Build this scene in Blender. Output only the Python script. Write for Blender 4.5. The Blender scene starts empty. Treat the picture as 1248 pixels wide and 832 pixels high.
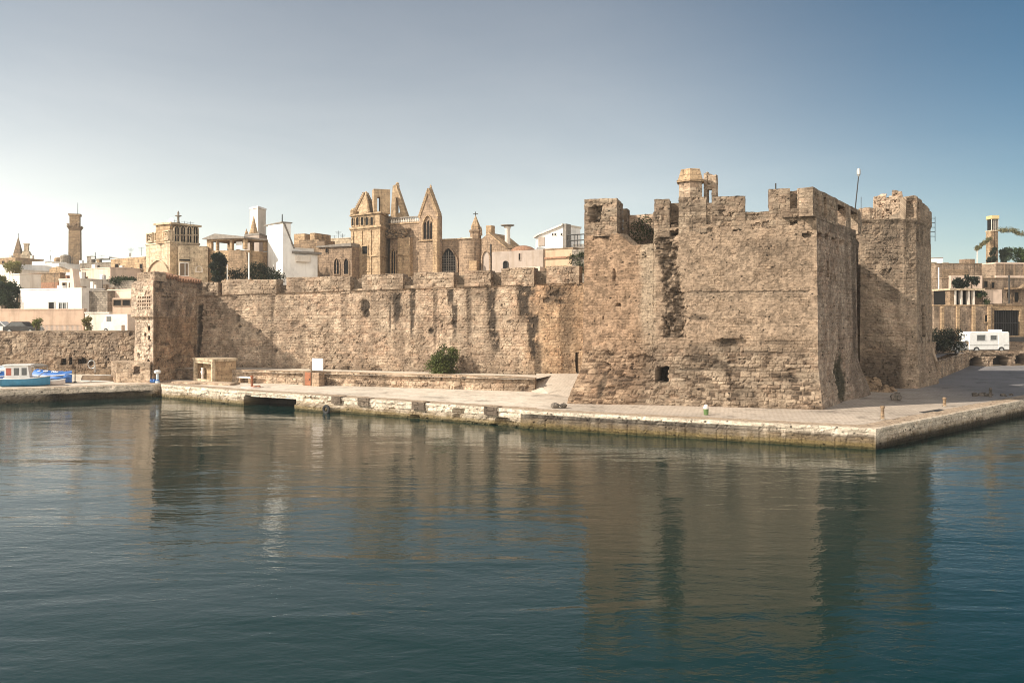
import bpy, math, random
import numpy as np
from mathutils import Vector, Matrix

# ------------------------------------------------------------------ camera, sky, sun, exposure
S = bpy.context.scene
COL = S.collection
F, CX, HY, H = 1000.0, 624.0, 385.0, 7.5          # focal length in photo pixels, principal column, horizon row, eye height (m)
cam = bpy.data.cameras.new('camera'); camo = bpy.data.objects.new('camera', cam); COL.objects.link(camo)
cam.sensor_width = 36.0; cam.lens = 36.0 * F / 1248.0
cam.shift_y = -(416.0 - HY) / 1248.0
cam.clip_start = 0.1; cam.clip_end = 12000
camo.location = (0, 0, H); camo.rotation_euler = (math.radians(90), 0, 0)
S.camera = camo

SUN_E = math.radians(34)
SH = Vector((-0.941, -0.338)).normalized()         # horizontal direction towards the sun
SUN_DIR = Vector((SH.x * math.cos(SUN_E), SH.y * math.cos(SUN_E), math.sin(SUN_E)))
SUN_ROT = math.atan2(SH.x, SH.y)

world = bpy.data.worlds.new("World"); S.world = world; world.use_nodes = True
wn, wl = world.node_tree.nodes, world.node_tree.links
bg = wn['Background']
sky = wn.new('ShaderNodeTexSky'); sky.sky_type = 'NISHITA'; sky.sun_disc = False
sky.sun_elevation = SUN_E; sky.sun_rotation = SUN_ROT
sky.air_density = 1.0; sky.dust_density = 0.6; sky.ozone_density = 1.2; sky.altitude = 0
# summer sea air: the sky is paler low down and towards the sun's side, greyer overhead
tc = wn.new('ShaderNodeTexCoord')
sep = wn.new('ShaderNodeSeparateXYZ'); wl.new(tc.outputs['Generated'], sep.inputs[0])
def wmath(op, a, b=None, clamp=False):
    n = wn.new('ShaderNodeMath'); n.operation = op; n.use_clamp = clamp
    for i, v in enumerate((a, b)):
        if v is None: continue
        if isinstance(v, (int, float)): n.inputs[i].default_value = v
        else: wl.new(v, n.inputs[i])
    return n.outputs[0]
def wvec(op, a, b):
    n = wn.new('ShaderNodeVectorMath'); n.operation = op
    for i, v in enumerate((a, b)):
        if isinstance(v, tuple): n.inputs[i].default_value = v
        else: wl.new(v, n.inputs[i])
    return n.outputs[0]
up = wmath('ABSOLUTE', sep.outputs['Z'])
xr = wmath('MAXIMUM', sep.outputs['X'], 0.0); xl = wmath('MAXIMUM', wmath('MULTIPLY', sep.outputs['X'], -1.0), 0.0); xe = wmath('MAXIMUM', wmath('SUBTRACT', xl, 0.34), 0.0)
fall = wmath('ADD', wmath('ADD', 4.05, wmath('MULTIPLY', wmath('MULTIPLY', xr, xr), 26.0)), wmath('MULTIPLY', wmath('MULTIPLY', xe, xe), 45.0))
amount = wmath('ADD', wmath('ADD', wmath('SUBTRACT', 5.3, wmath('MULTIPLY', wmath('MULTIPLY', xr, xr), 3.6)), wmath('MULTIPLY', wmath('MULTIPLY', xl, xl), 7.0)), wmath('MULTIPLY', wmath('MULTIPLY', xe, xe), 70.0))
front = wmath('MULTIPLY', wmath('EXPONENT', wmath('MULTIPLY', wmath('MULTIPLY', up, -1.0), fall)), amount)
behind = wmath('MULTIPLY', wmath('EXPONENT', wmath('MULTIPLY', up, -1.5)), wmath('MULTIPLY', wmath('MAXIMUM', wmath('MULTIPLY', sep.outputs['Y'], -1.0), 0.0), 19.0))  # unseen glow added behind the viewer to fill the shaded faces
wisp = wn.new('ShaderNodeTexNoise'); wisp.inputs['Scale'].default_value = 1.0; wisp.inputs['Detail'].default_value = 7; wisp.inputs['Roughness'].default_value = 0.6; wisp.inputs['Distortion'].default_value = 0.6
wmp = wn.new('ShaderNodeMapping'); wmp.inputs['Scale'].default_value = (2.2, 2.2, 11.0); wmp.inputs['Rotation'].default_value = (0.0, 0.12, 0.4); wl.new(tc.outputs['Generated'], wmp.inputs['Vector']); wl.new(wmp.outputs[0], wisp.inputs['Vector'])
front = wmath('MULTIPLY', front, wmath('ADD', wmath('MULTIPLY', wisp.outputs['Fac'], 0.34), 0.83))
haze_fill = wmath('ADD', front, behind)
comb = wn.new('ShaderNodeCombineXYZ'); [wl.new(haze_fill, comb.inputs[k]) for k in range(3)]
haze_fill_c = wvec('MULTIPLY', comb.outputs[0], (1.15, 1.0, 0.81))
base_c = wvec('MULTIPLY', sky.outputs[0], (0.14, 0.31, 0.37))
wl.new(wvec('ADD', haze_fill_c, base_c), bg.inputs['Color'])
bg.inputs['Strength'].default_value = 0.10

sl = bpy.data.lights.new('sun', 'SUN'); sl.energy = 4.2; sl.angle = math.radians(0.9); sl.color = (1.0, 0.90, 0.76)
so = bpy.data.objects.new('sun', sl); COL.objects.link(so)
so.rotation_euler = (-SUN_DIR).to_track_quat('-Z', 'Y').to_euler(); so.location = (-60, -20, 60)

S.view_settings.view_transform = 'Standard'; S.view_settings.look = 'None'
S.view_settings.gamma = 1.0; S.view_settings.use_curve_mapping = False
S.view_settings.exposure = 0.85
S.cycles.filter_width = 1.0

# ------------------------------------------------------------------ noise
def hsh(ix, iy, seed):
    ix = np.asarray(ix).astype(np.int64); iy = np.asarray(iy).astype(np.int64)
    h = (ix * 374761393 + iy * 668265263 + seed * 982451653) & 0xFFFFFFFF
    h = ((h ^ (h >> 13)) * 1274126177) & 0xFFFFFFFF
    h = ((h ^ (h >> 16)) * 2246822519) & 0xFFFFFFFF
    return ((h ^ (h >> 15)) & 0xFFFFFF) / float(0x1000000)
def vnoise(x, y, seed=0):
    x = np.asarray(x, float); y = np.asarray(y, float)
    i, j = np.floor(x), np.floor(y); fx, fy = x - i, y - j
    fx = fx * fx * (3 - 2 * fx); fy = fy * fy * (3 - 2 * fy)
    a = hsh(i, j, seed); b = hsh(i + 1, j, seed); c = hsh(i, j + 1, seed); d = hsh(i + 1, j + 1, seed)
    return (a * (1 - fx) + b * fx) * (1 - fy) + (c * (1 - fx) + d * fx) * fy
def fbm(x, y, octv=4, seed=0):
    s = 0; a = 0.5; t = 0
    for k in range(octv):
        s = s + a * vnoise(x * 2 ** k + 17.3 * k, y * 2 ** k + 5.1 * k, seed + k * 31); t += a; a *= 0.5
    return s / t
def sstep(a, b, x):
    t = np.clip((x - a) / (b - a), 0, 1); return t * t * (3 - 2 * t)

# ------------------------------------------------------------------ materials
def nmat(name, rough=0.9, spec=0.25):
    m = bpy.data.materials.new(name); m.use_nodes = True
    nt = m.node_tree; b = nt.nodes['Principled BSDF']
    b.inputs['Roughness'].default_value = rough; b.inputs['Specular IOR Level'].default_value = spec
    return m, nt.nodes, nt.links, b
def nd(ns, typ, **kw):
    n = ns.new(typ)
    for k, v in kw.items():
        if hasattr(n, k) and k not in n.inputs: setattr(n, k, v)
        else: n.inputs[k].default_value = v
    return n
def mapped(ns, ls, scale=(1, 1, 1), which='Object', loc=(0, 0, 0)):
    t = ns.new('ShaderNodeTexCoord'); mp = ns.new('ShaderNodeMapping')
    mp.inputs['Scale'].default_value = scale; mp.inputs['Location'].default_value = loc
    ls.new(t.outputs[which], mp.inputs['Vector']); return mp.outputs[0]
def noise(ns, ls, vec, scale, detail=4, rough=0.55, dist=0.0):
    n = ns.new('ShaderNodeTexNoise'); n.inputs['Scale'].default_value = scale
    n.inputs['Detail'].default_value = detail; n.inputs['Roughness'].default_value = rough; n.inputs['Distortion'].default_value = dist
    ls.new(vec, n.inputs['Vector']); return n.outputs['Fac']
def ramp(ns, ls, fac, stops):
    r = ns.new('ShaderNodeValToRGB'); e = r.color_ramp.elements
    while len(e) < len(stops): e.new(0.5)
    for el, (p, c) in zip(e, stops):
        el.position = p; el.color = (c, c, c, 1) if isinstance(c, (int, float)) else (*c, 1)
    ls.new(fac, r.inputs[0]); return r.outputs[0]
def mix(ns, ls, fac, a, b, mode='MIX'):
    n = ns.new('ShaderNodeMix'); n.data_type = 'RGBA'; n.blend_type = mode
    for i, v in ((0, fac), (6, a), (7, b)):
        if isinstance(v, (int, float)): n.inputs[i].default_value = v
        elif isinstance(v, (tuple, list)): n.inputs[i].default_value = (*v, 1)
        else: ls.new(v, n.inputs[i])
    return n.outputs[2]
def bump(ns, ls, b, h, strength, dist, prev=None):
    n = ns.new('ShaderNodeBump'); n.inputs['Strength'].default_value = strength; n.inputs['Distance'].default_value = dist
    ls.new(h, n.inputs['Height'])
    if prev is not None: ls.new(prev, n.inputs['Normal'])
    ls.new(n.outputs[0], b.inputs['Normal']); return n.outputs[0]

def masonry_mat():
    m, ns, ls, b = nmat('old masonry', 0.95, 0.12)
    at = ns.new('ShaderNodeAttribute'); at.attribute_name = 'col'
    uv = mapped(ns, ls, which='UV')
    wz = ns.new('ShaderNodeTexNoise'); wz.inputs['Scale'].default_value = 1.7; wz.inputs['Detail'].default_value = 3; ls.new(uv, wz.inputs['Vector'])
    wv = ns.new('ShaderNodeVectorMath'); wv.operation = 'MULTIPLY_ADD'; ls.new(wz.outputs['Color'], wv.inputs[0]); wv.inputs[1].default_value = (0.30, 0.22, 0); ls.new(uv, wv.inputs[2])
    def sc(x, y): 
        k = ns.new('ShaderNodeMapping'); k.inputs['Scale'].default_value = (x, y, 1); ls.new(wv.outputs[0], k.inputs['Vector']); return k.outputs[0]
    n1 = noise(ns, ls, sc(1.2, 2.0), 1.0, 6, 0.7)
    grain = noise(ns, ls, sc(4.6, 9.0), 1.0, 5, 0.75)              # fine bedding of the rubble, wider than high
    br = ns.new('ShaderNodeTexBrick'); ls.new(wv.outputs[0], br.inputs['Vector']); br.inputs['Scale'].default_value = 1.0
    br.inputs['Brick Width'].default_value = 0.40; br.inputs['Row Height'].default_value = 0.19; br.inputs['Mortar Size'].default_value = 0.024; br.inputs['Mortar Smooth'].default_value = 0.7
    br.inputs['Color1'].default_value = (0.84, 0.83, 0.82, 1); br.inputs['Color2'].default_value = (1.12, 1.1, 1.07, 1); br.inputs['Mortar'].default_value = (0.42, 0.36, 0.31, 1)
    keep = ramp(ns, ls, noise(ns, ls, sc(0.55, 0.8), 1.0, 5, 0.65), [(0.46, 0.06), (0.66, 0.9)])
    c = mix(ns, ls, 1.0, at.outputs['Color'], ramp(ns, ls, n1, [(0.30, 0.66), (0.5, 1.0), (0.7, 1.18)]), 'MULTIPLY')
    c = mix(ns, ls, keep, c, mix(ns, ls, 1.0, c, br.outputs['Color'], 'MULTIPLY'))
    c = mix(ns, ls, 1.0, c, ramp(ns, ls, grain, [(0.34, 0.36), (0.46, 0.95), (0.66, 1.28)]), 'MULTIPLY')
    vo = ns.new('ShaderNodeTexVoronoi'); vo.inputs['Scale'].default_value = 1.0; ls.new(sc(2.6, 3.4), vo.inputs['Vector'])
    pit = ramp(ns, ls, vo.outputs['Distance'], [(0.13, 0.12), (0.26, 1.0)])
    pm = ramp(ns, ls, noise(ns, ls, sc(1.0, 1.3), 1.0, 3), [(0.46, 0.0), (0.57, 1.0)])
    c = mix(ns, ls, pm, c, mix(ns, ls, 1.0, c, pit, 'MULTIPLY'))
    ls.new(c, b.inputs['Base Color'])
    inv = ns.new('ShaderNodeMath'); inv.operation = 'SUBTRACT'; inv.inputs[0].default_value = 1; ls.new(br.outputs['Fac'], inv.inputs[1])
    km = ns.new('ShaderNodeMath'); km.operation = 'MULTIPLY'; ls.new(inv.outputs[0], km.inputs[0]); ls.new(keep, km.inputs[1])
    p = bump(ns, ls, b, km.outputs[0], 0.6, 0.03)
    bump(ns, ls, b, grain, 0.8, 0.05, p)
    return m
MASON = masonry_mat()

def stone_mat(name, c1, c2, bw=0.7, bh=0.36, mort=0.5, stain=0.35, bscale=1.0):
    m, ns, ls, b = nmat(name, 0.92, 0.2)
    uv = mapped(ns, ls, which='UV'); ob = mapped(ns, ls)
    wv = ns.new('ShaderNodeVectorMath'); wv.operation = 'MULTIPLY_ADD'
    nz = ns.new('ShaderNodeTexNoise'); nz.inputs['Scale'].default_value = 1.1; ls.new(uv, nz.inputs['Vector'])
    ls.new(nz.outputs['Color'], wv.inputs[0]); wv.inputs[1].default_value = (0.16, 0.12, 0); ls.new(uv, wv.inputs[2])
    br = ns.new('ShaderNodeTexBrick'); ls.new(wv.outputs[0], br.inputs['Vector'])
    br.inputs['Scale'].default_value = 1.0; br.inputs['Brick Width'].default_value = bw; br.inputs['Row Height'].default_value = bh
    br.inputs['Mortar Size'].default_value = 0.022; br.inputs['Mortar Smooth'].default_value = 0.6
    br.inputs['Color1'].default_value = (*c1, 1); br.inputs['Color2'].default_value = (*c2, 1)
    br.inputs['Mortar'].default_value = (*[x * mort for x in c1], 1); br.inputs['Bias'].default_value = -0.1
    n1 = noise(ns, ls, ob, 1.6 * bscale, 7, 0.7)
    c = mix(ns, ls, 1.0, br.outputs['Color'], ramp(ns, ls, n1, [(0.30, 0.48), (0.5, 1.0), (0.72, 1.25)]), 'MULTIPLY')
    st = noise(ns, ls, mapped(ns, ls, (1.1, 1.1, 0.16)), 1.0, 5, 0.65)
    c = mix(ns, ls, 1.0, c, ramp(ns, ls, st, [(0.33, 1 - stain * 1.4), (0.5, 1.0)]), 'MULTIPLY')
    pits = ramp(ns, ls, noise(ns, ls, ob, 7 * bscale, 3, 0.6), [(0.34, 0.38), (0.43, 1.0)])
    c = mix(ns, ls, 1.0, c, pits, 'MULTIPLY')
    ls.new(c, b.inputs['Base Color'])
    inv = ns.new('ShaderNodeMath'); inv.operation = 'SUBTRACT'; inv.inputs[0].default_value = 1; ls.new(br.outputs['Fac'], inv.inputs[1])
    p = bump(ns, ls, b, inv.outputs[0], 0.6, 0.05); bump(ns, ls, b, n1, 0.6, 0.1, p)
    return m
def plaster_mat(name, c, stain=0.3, rough=0.85):
    m, ns, ls, b = nmat(name, rough, 0.25)
    ob = mapped(ns, ls)
    n1 = noise(ns, ls, ob, 0.55, 7, 0.68)
    cc = mix(ns, ls, 1.0, c, ramp(ns, ls, n1, [(0.3, 0.74), (0.5, 0.98), (0.75, 1.06)]), 'MULTIPLY')
    st = noise(ns, ls, mapped(ns, ls, (1.6, 1.6, 0.14)), 1.0, 5, 0.62)
    cc = mix(ns, ls, ramp(ns, ls, st, [(0.30, stain), (0.52, 0.0)]), cc, (0.24, 0.18, 0.13))
    ls.new(cc, b.inputs['Base Color'])
    bump(ns, ls, b, noise(ns, ls, ob, 6, 5, 0.6), 0.35, 0.03)
    return m
def plain_mat(name, c, rough=0.6, metal=0.0, var=0.2, spec=0.4, scale=3.0):
    m, ns, ls, b = nmat(name, rough, spec); b.inputs['Metallic'].default_value = metal
    n1 = noise(ns, ls, mapped(ns, ls), scale, 5, 0.65)
    ls.new(mix(ns, ls, 1.0, c, ramp(ns, ls, n1, [(0.3, 1 - var), (0.7, 1 + var)]), 'MULTIPLY'), b.inputs['Base Color'])
    bump(ns, ls, b, n1, 0.2, 0.02)
    return m

M = {}
M['tan'] = stone_mat('tan ashlar', (0.44, 0.31, 0.19), (0.36, 0.245, 0.15), 0.8, 0.4)
M['gold'] = stone_mat('golden limestone', (0.45, 0.325, 0.205), (0.37, 0.26, 0.16), 0.9, 0.45, 0.62)
M['rose'] = stone_mat('rosy limestone', (0.345, 0.245, 0.168), (0.27, 0.19, 0.13), 0.7, 0.36)
M['cream'] = stone_mat('cream limestone', (0.55, 0.44, 0.31), (0.48, 0.37, 0.255), 1.0, 0.5, 0.7, 0.3)
M['brown'] = stone_mat('brown rubble', (0.30, 0.21, 0.135), (0.22, 0.155, 0.10), 0.55, 0.3)
M['greystone'] = stone_mat('grey rubble', (0.30, 0.255, 0.205), (0.21, 0.175, 0.14), 0.55, 0.3, 0.4)
M['darkblock'] = stone_mat('dark quay block', (0.17, 0.145, 0.12), (0.12, 0.10, 0.085), 0.6, 0.6, 0.4)
M['white'] = plaster_mat('whitewash', (0.80, 0.77, 0.73), 0.25)
M['offwhite'] = plaster_mat('old whitewash', (0.68, 0.61, 0.53), 0.4)
M['peach'] = plaster_mat('peach render', (0.62, 0.48, 0.385), 0.45)
M['pink'] = plaster_mat('pink ochre render', (0.50, 0.36, 0.27), 0.5)
M['ochre'] = plaster_mat('ochre render', (0.47, 0.335, 0.225), 0.5)
M['lav'] = plaster_mat('greyed render', (0.36, 0.295, 0.25), 0.5)
M['umber'] = stone_mat('umber rubble', (0.33, 0.245, 0.175), (0.24, 0.175, 0.125), 0.6, 0.3, 0.45, 0.5)
M['dark'] = plain_mat('dark interior', (0.012, 0.011, 0.010), 0.8, 0, 0.3, 0.1)
M['iron'] = plain_mat('dark iron', (0.04, 0.038, 0.036), 0.55, 0.3)
M['rust'] = plain_mat('rusty paint', (0.26, 0.10, 0.05), 0.8, 0, 0.35)
M['wood'] = plain_mat('weathered wood', (0.16, 0.11, 0.07), 0.85, 0, 0.35)
M['slate'] = plain_mat('grey roofing', (0.20, 0.175, 0.15), 0.85, 0, 0.3)
M['tile'] = plain_mat('terracotta tile', (0.27, 0.15, 0.095), 0.85, 0, 0.45, 0.2, 5.0)
M['steel'] = plain_mat('pale galvanised steel', (0.45, 0.45, 0.44), 0.5, 0.5, 0.15)
M['wpaint'] = plain_mat('white paint', (0.72, 0.71, 0.69), 0.45, 0, 0.10)
M['bwhite'] = plain_mat('board white', (0.64, 0.56, 0.51), 0.7, 0, 0.12)
M['blue'] = plain_mat('blue boat paint', (0.025, 0.10, 0.30), 0.5, 0, 0.3)
M['teal'] = plain_mat('turquoise boat paint', (0.035, 0.18, 0.31), 0.45, 0, 0.2)
M['tarp'] = plain_mat('blue tarpaulin', (0.03, 0.13, 0.40), 0.55, 0, 0.4, 0.4, 1.2)
M['red'] = plain_mat('faded red', (0.42, 0.12, 0.08), 0.6, 0, 0.2)
M['rubber'] = plain_mat('black rubber', (0.025, 0.025, 0.025), 0.8, 0, 0.3)
M['green'] = plain_mat('green plastic', (0.09, 0.15, 0.05), 0.6, 0, 0.3)
M['yellow'] = plain_mat('yellow cap', (0.50, 0.40, 0.20), 0.7, 0, 0.15)
M['bark'] = plain_mat('bark', (0.11, 0.08, 0.055), 0.95, 0, 0.4)
M['skyblue'] = plain_mat('pale blue cover', (0.42, 0.50, 0.56), 0.7, 0, 0.2)
def glass_mat():
    m, ns, ls, b = nmat('window glass', 0.08, 0.6)
    b.inputs['Base Color'].default_value = (0.03, 0.035, 0.04, 1); return m
M['glass'] = glass_mat()
def leaf_mat():
    m, ns, ls, b = nmat('leaves', 0.65, 0.3)
    at = ns.new('ShaderNodeAttribute'); at.attribute_name = 'col'
    ls.new(at.outputs['Color'], b.inputs['Base Color'])
    tr = ns.new('ShaderNodeBsdfTranslucent'); ls.new(at.outputs['Color'], tr.inputs['Color'])
    mx = ns.new('ShaderNodeMixShader'); mx.inputs[0].default_value = 0.25
    ls.new(b.outputs[0], mx.inputs[1]); ls.new(tr.outputs[0], mx.inputs[2])
    ls.new(mx.outputs[0], ns['Material Output'].inputs['Surface']); return m
M['leaf'] = leaf_mat()

# ------------------------------------------------------------------ object helpers
def X(px, d): return (px - CX) / F * d
def Zp(py, d): return H + (HY - py) / F * d
def tag(o, label=None, cat=None, group=None, kind=None):
    if label: o['label'] = label
    if cat: o['category'] = cat
    if group: o['group'] = group
    if kind: o['kind'] = kind
    return o
def thing(name, label, cat, loc=(0, 0, 0), group=None):
    o = bpy.data.objects.new(name, None); COL.objects.link(o); o.empty_display_size = 0.3
    o.location = loc; return tag(o, label, cat, group)
def rootloc(o):
    v = Vector((0, 0, 0))
    while o is not None: v += o.location; o = o.parent
    return v
class MB:
    def __init__(s): s.v = []; s.f = []
    def add(s, vs, fs):
        k = len(s.v); s.v += [tuple(p) for p in vs]; s.f += [tuple(i + k for i in f) for f in fs]; return s
    def box8(s, p):           # 4 bottom (ccw from above) + 4 top
        return s.add(p, [(3, 2, 1, 0), (4, 5, 6, 7), (0, 1, 5, 4), (1, 2, 6, 5), (2, 3, 7, 6), (3, 0, 4, 7)])
    def fbox(s, fr, a0, a1, b0, b1, z0, z1):
        return s.box8([fr.pt(a0, b1, z0), fr.pt(a1, b1, z0), fr.pt(a1, b0, z0), fr.pt(a0, b0, z0),
                       fr.pt(a0, b1, z1), fr.pt(a1, b1, z1), fr.pt(a1, b0, z1), fr.pt(a0, b0, z1)])
    def prism(s, fr, poly, b0, b1):   # poly of (a, z), counter-clockwise seen from the camera side
        n = len(poly)
        vs = [fr.pt(a, b1, z) for a, z in poly] + [fr.pt(a, b0, z) for a, z in poly]
        fs = [tuple(range(n)), tuple(range(2 * n - 1, n - 1, -1))]
        for i in range(n):
            j = (i + 1) % n; fs.append((i, i + n, j + n, j))
        return s.add(vs, fs)
    def ring(s, fr, po, pi, b0, b1):   # frame between two outlines with the same number of points
        n = len(po)
        vs = [fr.pt(a, b1, z) for a, z in po] + [fr.pt(a, b1, z) for a, z in pi] + [fr.pt(a, b0, z) for a, z in po] + [fr.pt(a, b0, z) for a, z in pi]
        fs = []
        for i in range(n):
            j = (i + 1) % n
            fs += [(i, j, j + n, i + n), (i, i + 2 * n, j + 2 * n, j), (i + n, j + n, j + 3 * n, i + 3 * n)]
        return s.add(vs, fs)
    def tube(s, p0, p1, r0, r1=None, n=10, caps=True):
        p0, p1 = Vector(p0), Vector(p1); r1 = r0 if r1 is None else r1
        q = (p1 - p0).to_track_quat('Z', 'Y'); vs = []
        for p, r in ((p0, r0), (p1, r1)):
            for k in range(n):
                a = 2 * math.pi * k / n; vs.append(p + q @ Vector((r * math.cos(a), r * math.sin(a), 0)))
        fs = [(k, (k + 1) % n, (k + 1) % n + n, k + n) for k in range(n)]
        if caps: fs += [tuple(range(n - 1, -1, -1)), tuple(range(n, 2 * n))]
        return s.add(vs, fs)
    def lathe(s, c, prof, n=16):       # prof of (r, z) from bottom to top
        vs = []; c = Vector(c)
        for r, z in prof:
            for k in range(n):
                a = 2 * math.pi * k / n; vs.append((c.x + r * math.cos(a), c.y + r * math.sin(a), c.z + z))
        fs = []
        for i in range(len(prof) - 1):
            for k in range(n):
                l = (k + 1) % n; fs.append((i * n + k, i * n + l, (i + 1) * n + l, (i + 1) * n + k))
        fs += [tuple(range(n - 1, -1, -1)), tuple(range((len(prof) - 1) * n, len(prof) * n))]
        return s.add(vs, fs)
    def poly(s, pts): return s.add(pts, [tuple(range(len(pts)))])
def auto_uv(me):
    n = len(me.polygons)
    if n == 0: return
    uvl = me.uv_layers.new(name='UVMap')
    co = np.empty(len(me.vertices) * 3); me.vertices.foreach_get('co', co); co = co.reshape(-1, 3)
    no = np.empty(n * 3); me.polygons.foreach_get('normal', no); no = no.reshape(-1, 3)
    lt = np.empty(n, int); me.polygons.foreach_get('loop_total', lt)
    vi = np.empty(len(me.loops), int); me.loops.foreach_get('vertex_index', vi)
    nn = np.repeat(no, lt, axis=0); p = co[vi]
    hl = np.hypot(nn[:, 0], nn[:, 1]) + 1e-9
    u = (-nn[:, 1] * p[:, 0] + nn[:, 0] * p[:, 1]) / hl; v = p[:, 2].copy()
    flat = np.abs(nn[:, 2]) > 0.72
    u[flat] = p[flat, 0]; v[flat] = p[flat, 1]
    uvl.data.foreach_set('uv', np.stack([u, v], 1).ravel())
def link_mesh(name, vs, fs, mat, parent=None, smooth=False, col=None, uv=None):
    r = rootloc(parent) if parent is not None else Vector((0, 0, 0))
    me = bpy.data.meshes.new(name)
    vs = np.asarray([tuple(p) for p in vs] if not isinstance(vs, np.ndarray) else vs, float) - np.array(r)
    me.from_pydata(vs.tolist(), [], fs if isinstance(fs, list) else fs.tolist())
    me.update(); auto_uv(me)
    if col is not None:
        at = me.color_attributes.new('col', 'FLOAT_COLOR', 'POINT')
        at.data.foreach_set('color', np.concatenate([col, np.ones((len(col), 1))], 1).ravel())
    if uv is not None: me.uv_layers['UVMap'].data.foreach_set('uv', np.asarray(uv, float).ravel())
    if smooth: me.polygons.foreach_set('use_smooth', [True] * len(me.polygons))
    me.materials.append(mat)
    o = bpy.data.objects.new(name, me); COL.objects.link(o)
    if parent is not None: o.parent = parent
    return o
def part(name, mb, mat, parent=None, smooth=False, bevel=0):
    o = link_mesh(name, mb.v, mb.f, M[mat] if isinstance(mat, str) else mat, parent, smooth)
    if bevel:
        b = o.modifiers.new('edge wear', 'BEVEL'); b.width = bevel; b.segments = 2; b.limit_method = 'ANGLE'
    return o
def dup(root, loc, label=None, rotz=None):
    r = root.copy(); COL.objects.link(r); r.location = loc
    if rotz is not None: r.rotation_euler = (0, 0, rotz)
    if label: r['label'] = label
    for ch in list(root.children):
        c = ch.copy(); COL.objects.link(c); c.parent = r
        for g in ch.children:
            d = g.copy(); COL.objects.link(d); d.parent = c
    return r
class Fr:       # a facade line in plan: runs left to right, outward normal towards the viewer
    def __init__(s, A, B):
        s.o = Vector(A[:2]); B = Vector(B[:2]); s.L = (B - s.o).length; s.t = (B - s.o) / s.L; s.n = Vector((s.t.y, -s.t.x)); s.B = B
    def pt(s, a, b, z):
        q = s.o + s.t * a + s.n * b; return (q.x, q.y, z)
    def a(s, px):
        k = (px - CX) / F; return (k * s.o.y - s.o.x) / (s.t.x - k * s.t.y)
    def z(s, px, py): return Zp(py, s.o.y + s.t.y * s.a(px))
    def uz(s, px, py): return s.a(px), s.z(px, py)
def FP(px0, d0, px1, d1): return Fr((X(px0, d0), d0), (X(px1, d1), d1))

# ------------------------------------------------------------------ rough masonry surfaces
PAL = dict(light=(0.44, 0.345, 0.256), mid=(0.355, 0.27, 0.196), dark=(0.20, 0.147, 0.106), red=(0.365, 0.25, 0.175), stain=(0.055, 0.043, 0.033))
def lerp(a, b, t): return a + (b - a) * t
def stones(u, z, seed, ch, cw, warp=1.0):
    uu = u + warp * (0.22 * (vnoise(u * 1.1, z * 1.1, seed) - 0.5) + 0.10 * (vnoise(u * 4, z * 4, seed + 3) - 0.5))
    zz = z + warp * (0.30 * (vnoise(u * 0.35, z * 0.6, seed + 5) - 0.5) + 0.10 * (vnoise(u * 3, z * 3, seed + 8) - 0.5))
    s = zz / ch; j = np.floor(s)
    def bj(j): return j + 0.45 * (hsh(j, j * 0 + 7, seed + 11) - 0.5)
    c = np.where(s < bj(j), j - 1, np.where(s >= bj(j + 1), j + 1, j))
    dv = np.minimum(s - bj(c), bj(c + 1) - s) * ch
    w = cw * (0.7 + 0.6 * hsh(c, c * 0 + 3, seed + 12)); t = (uu + 7 * hsh(c, c * 0, seed + 13)) / w; i = np.floor(t)
    def bi(i): return i + 0.7 * (hsh(i, c, seed + 14) - 0.5)
    k = np.where(t < bi(i), i - 1, np.where(t >= bi(i + 1), i + 1, i))
    du = np.minimum(t - bi(k), bi(k + 1) - t) * w
    e = np.minimum(du, dv)
    return e, hsh(k, c, seed + 20), hsh(k, c, seed + 21), hsh(k, c, seed + 22)
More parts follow.
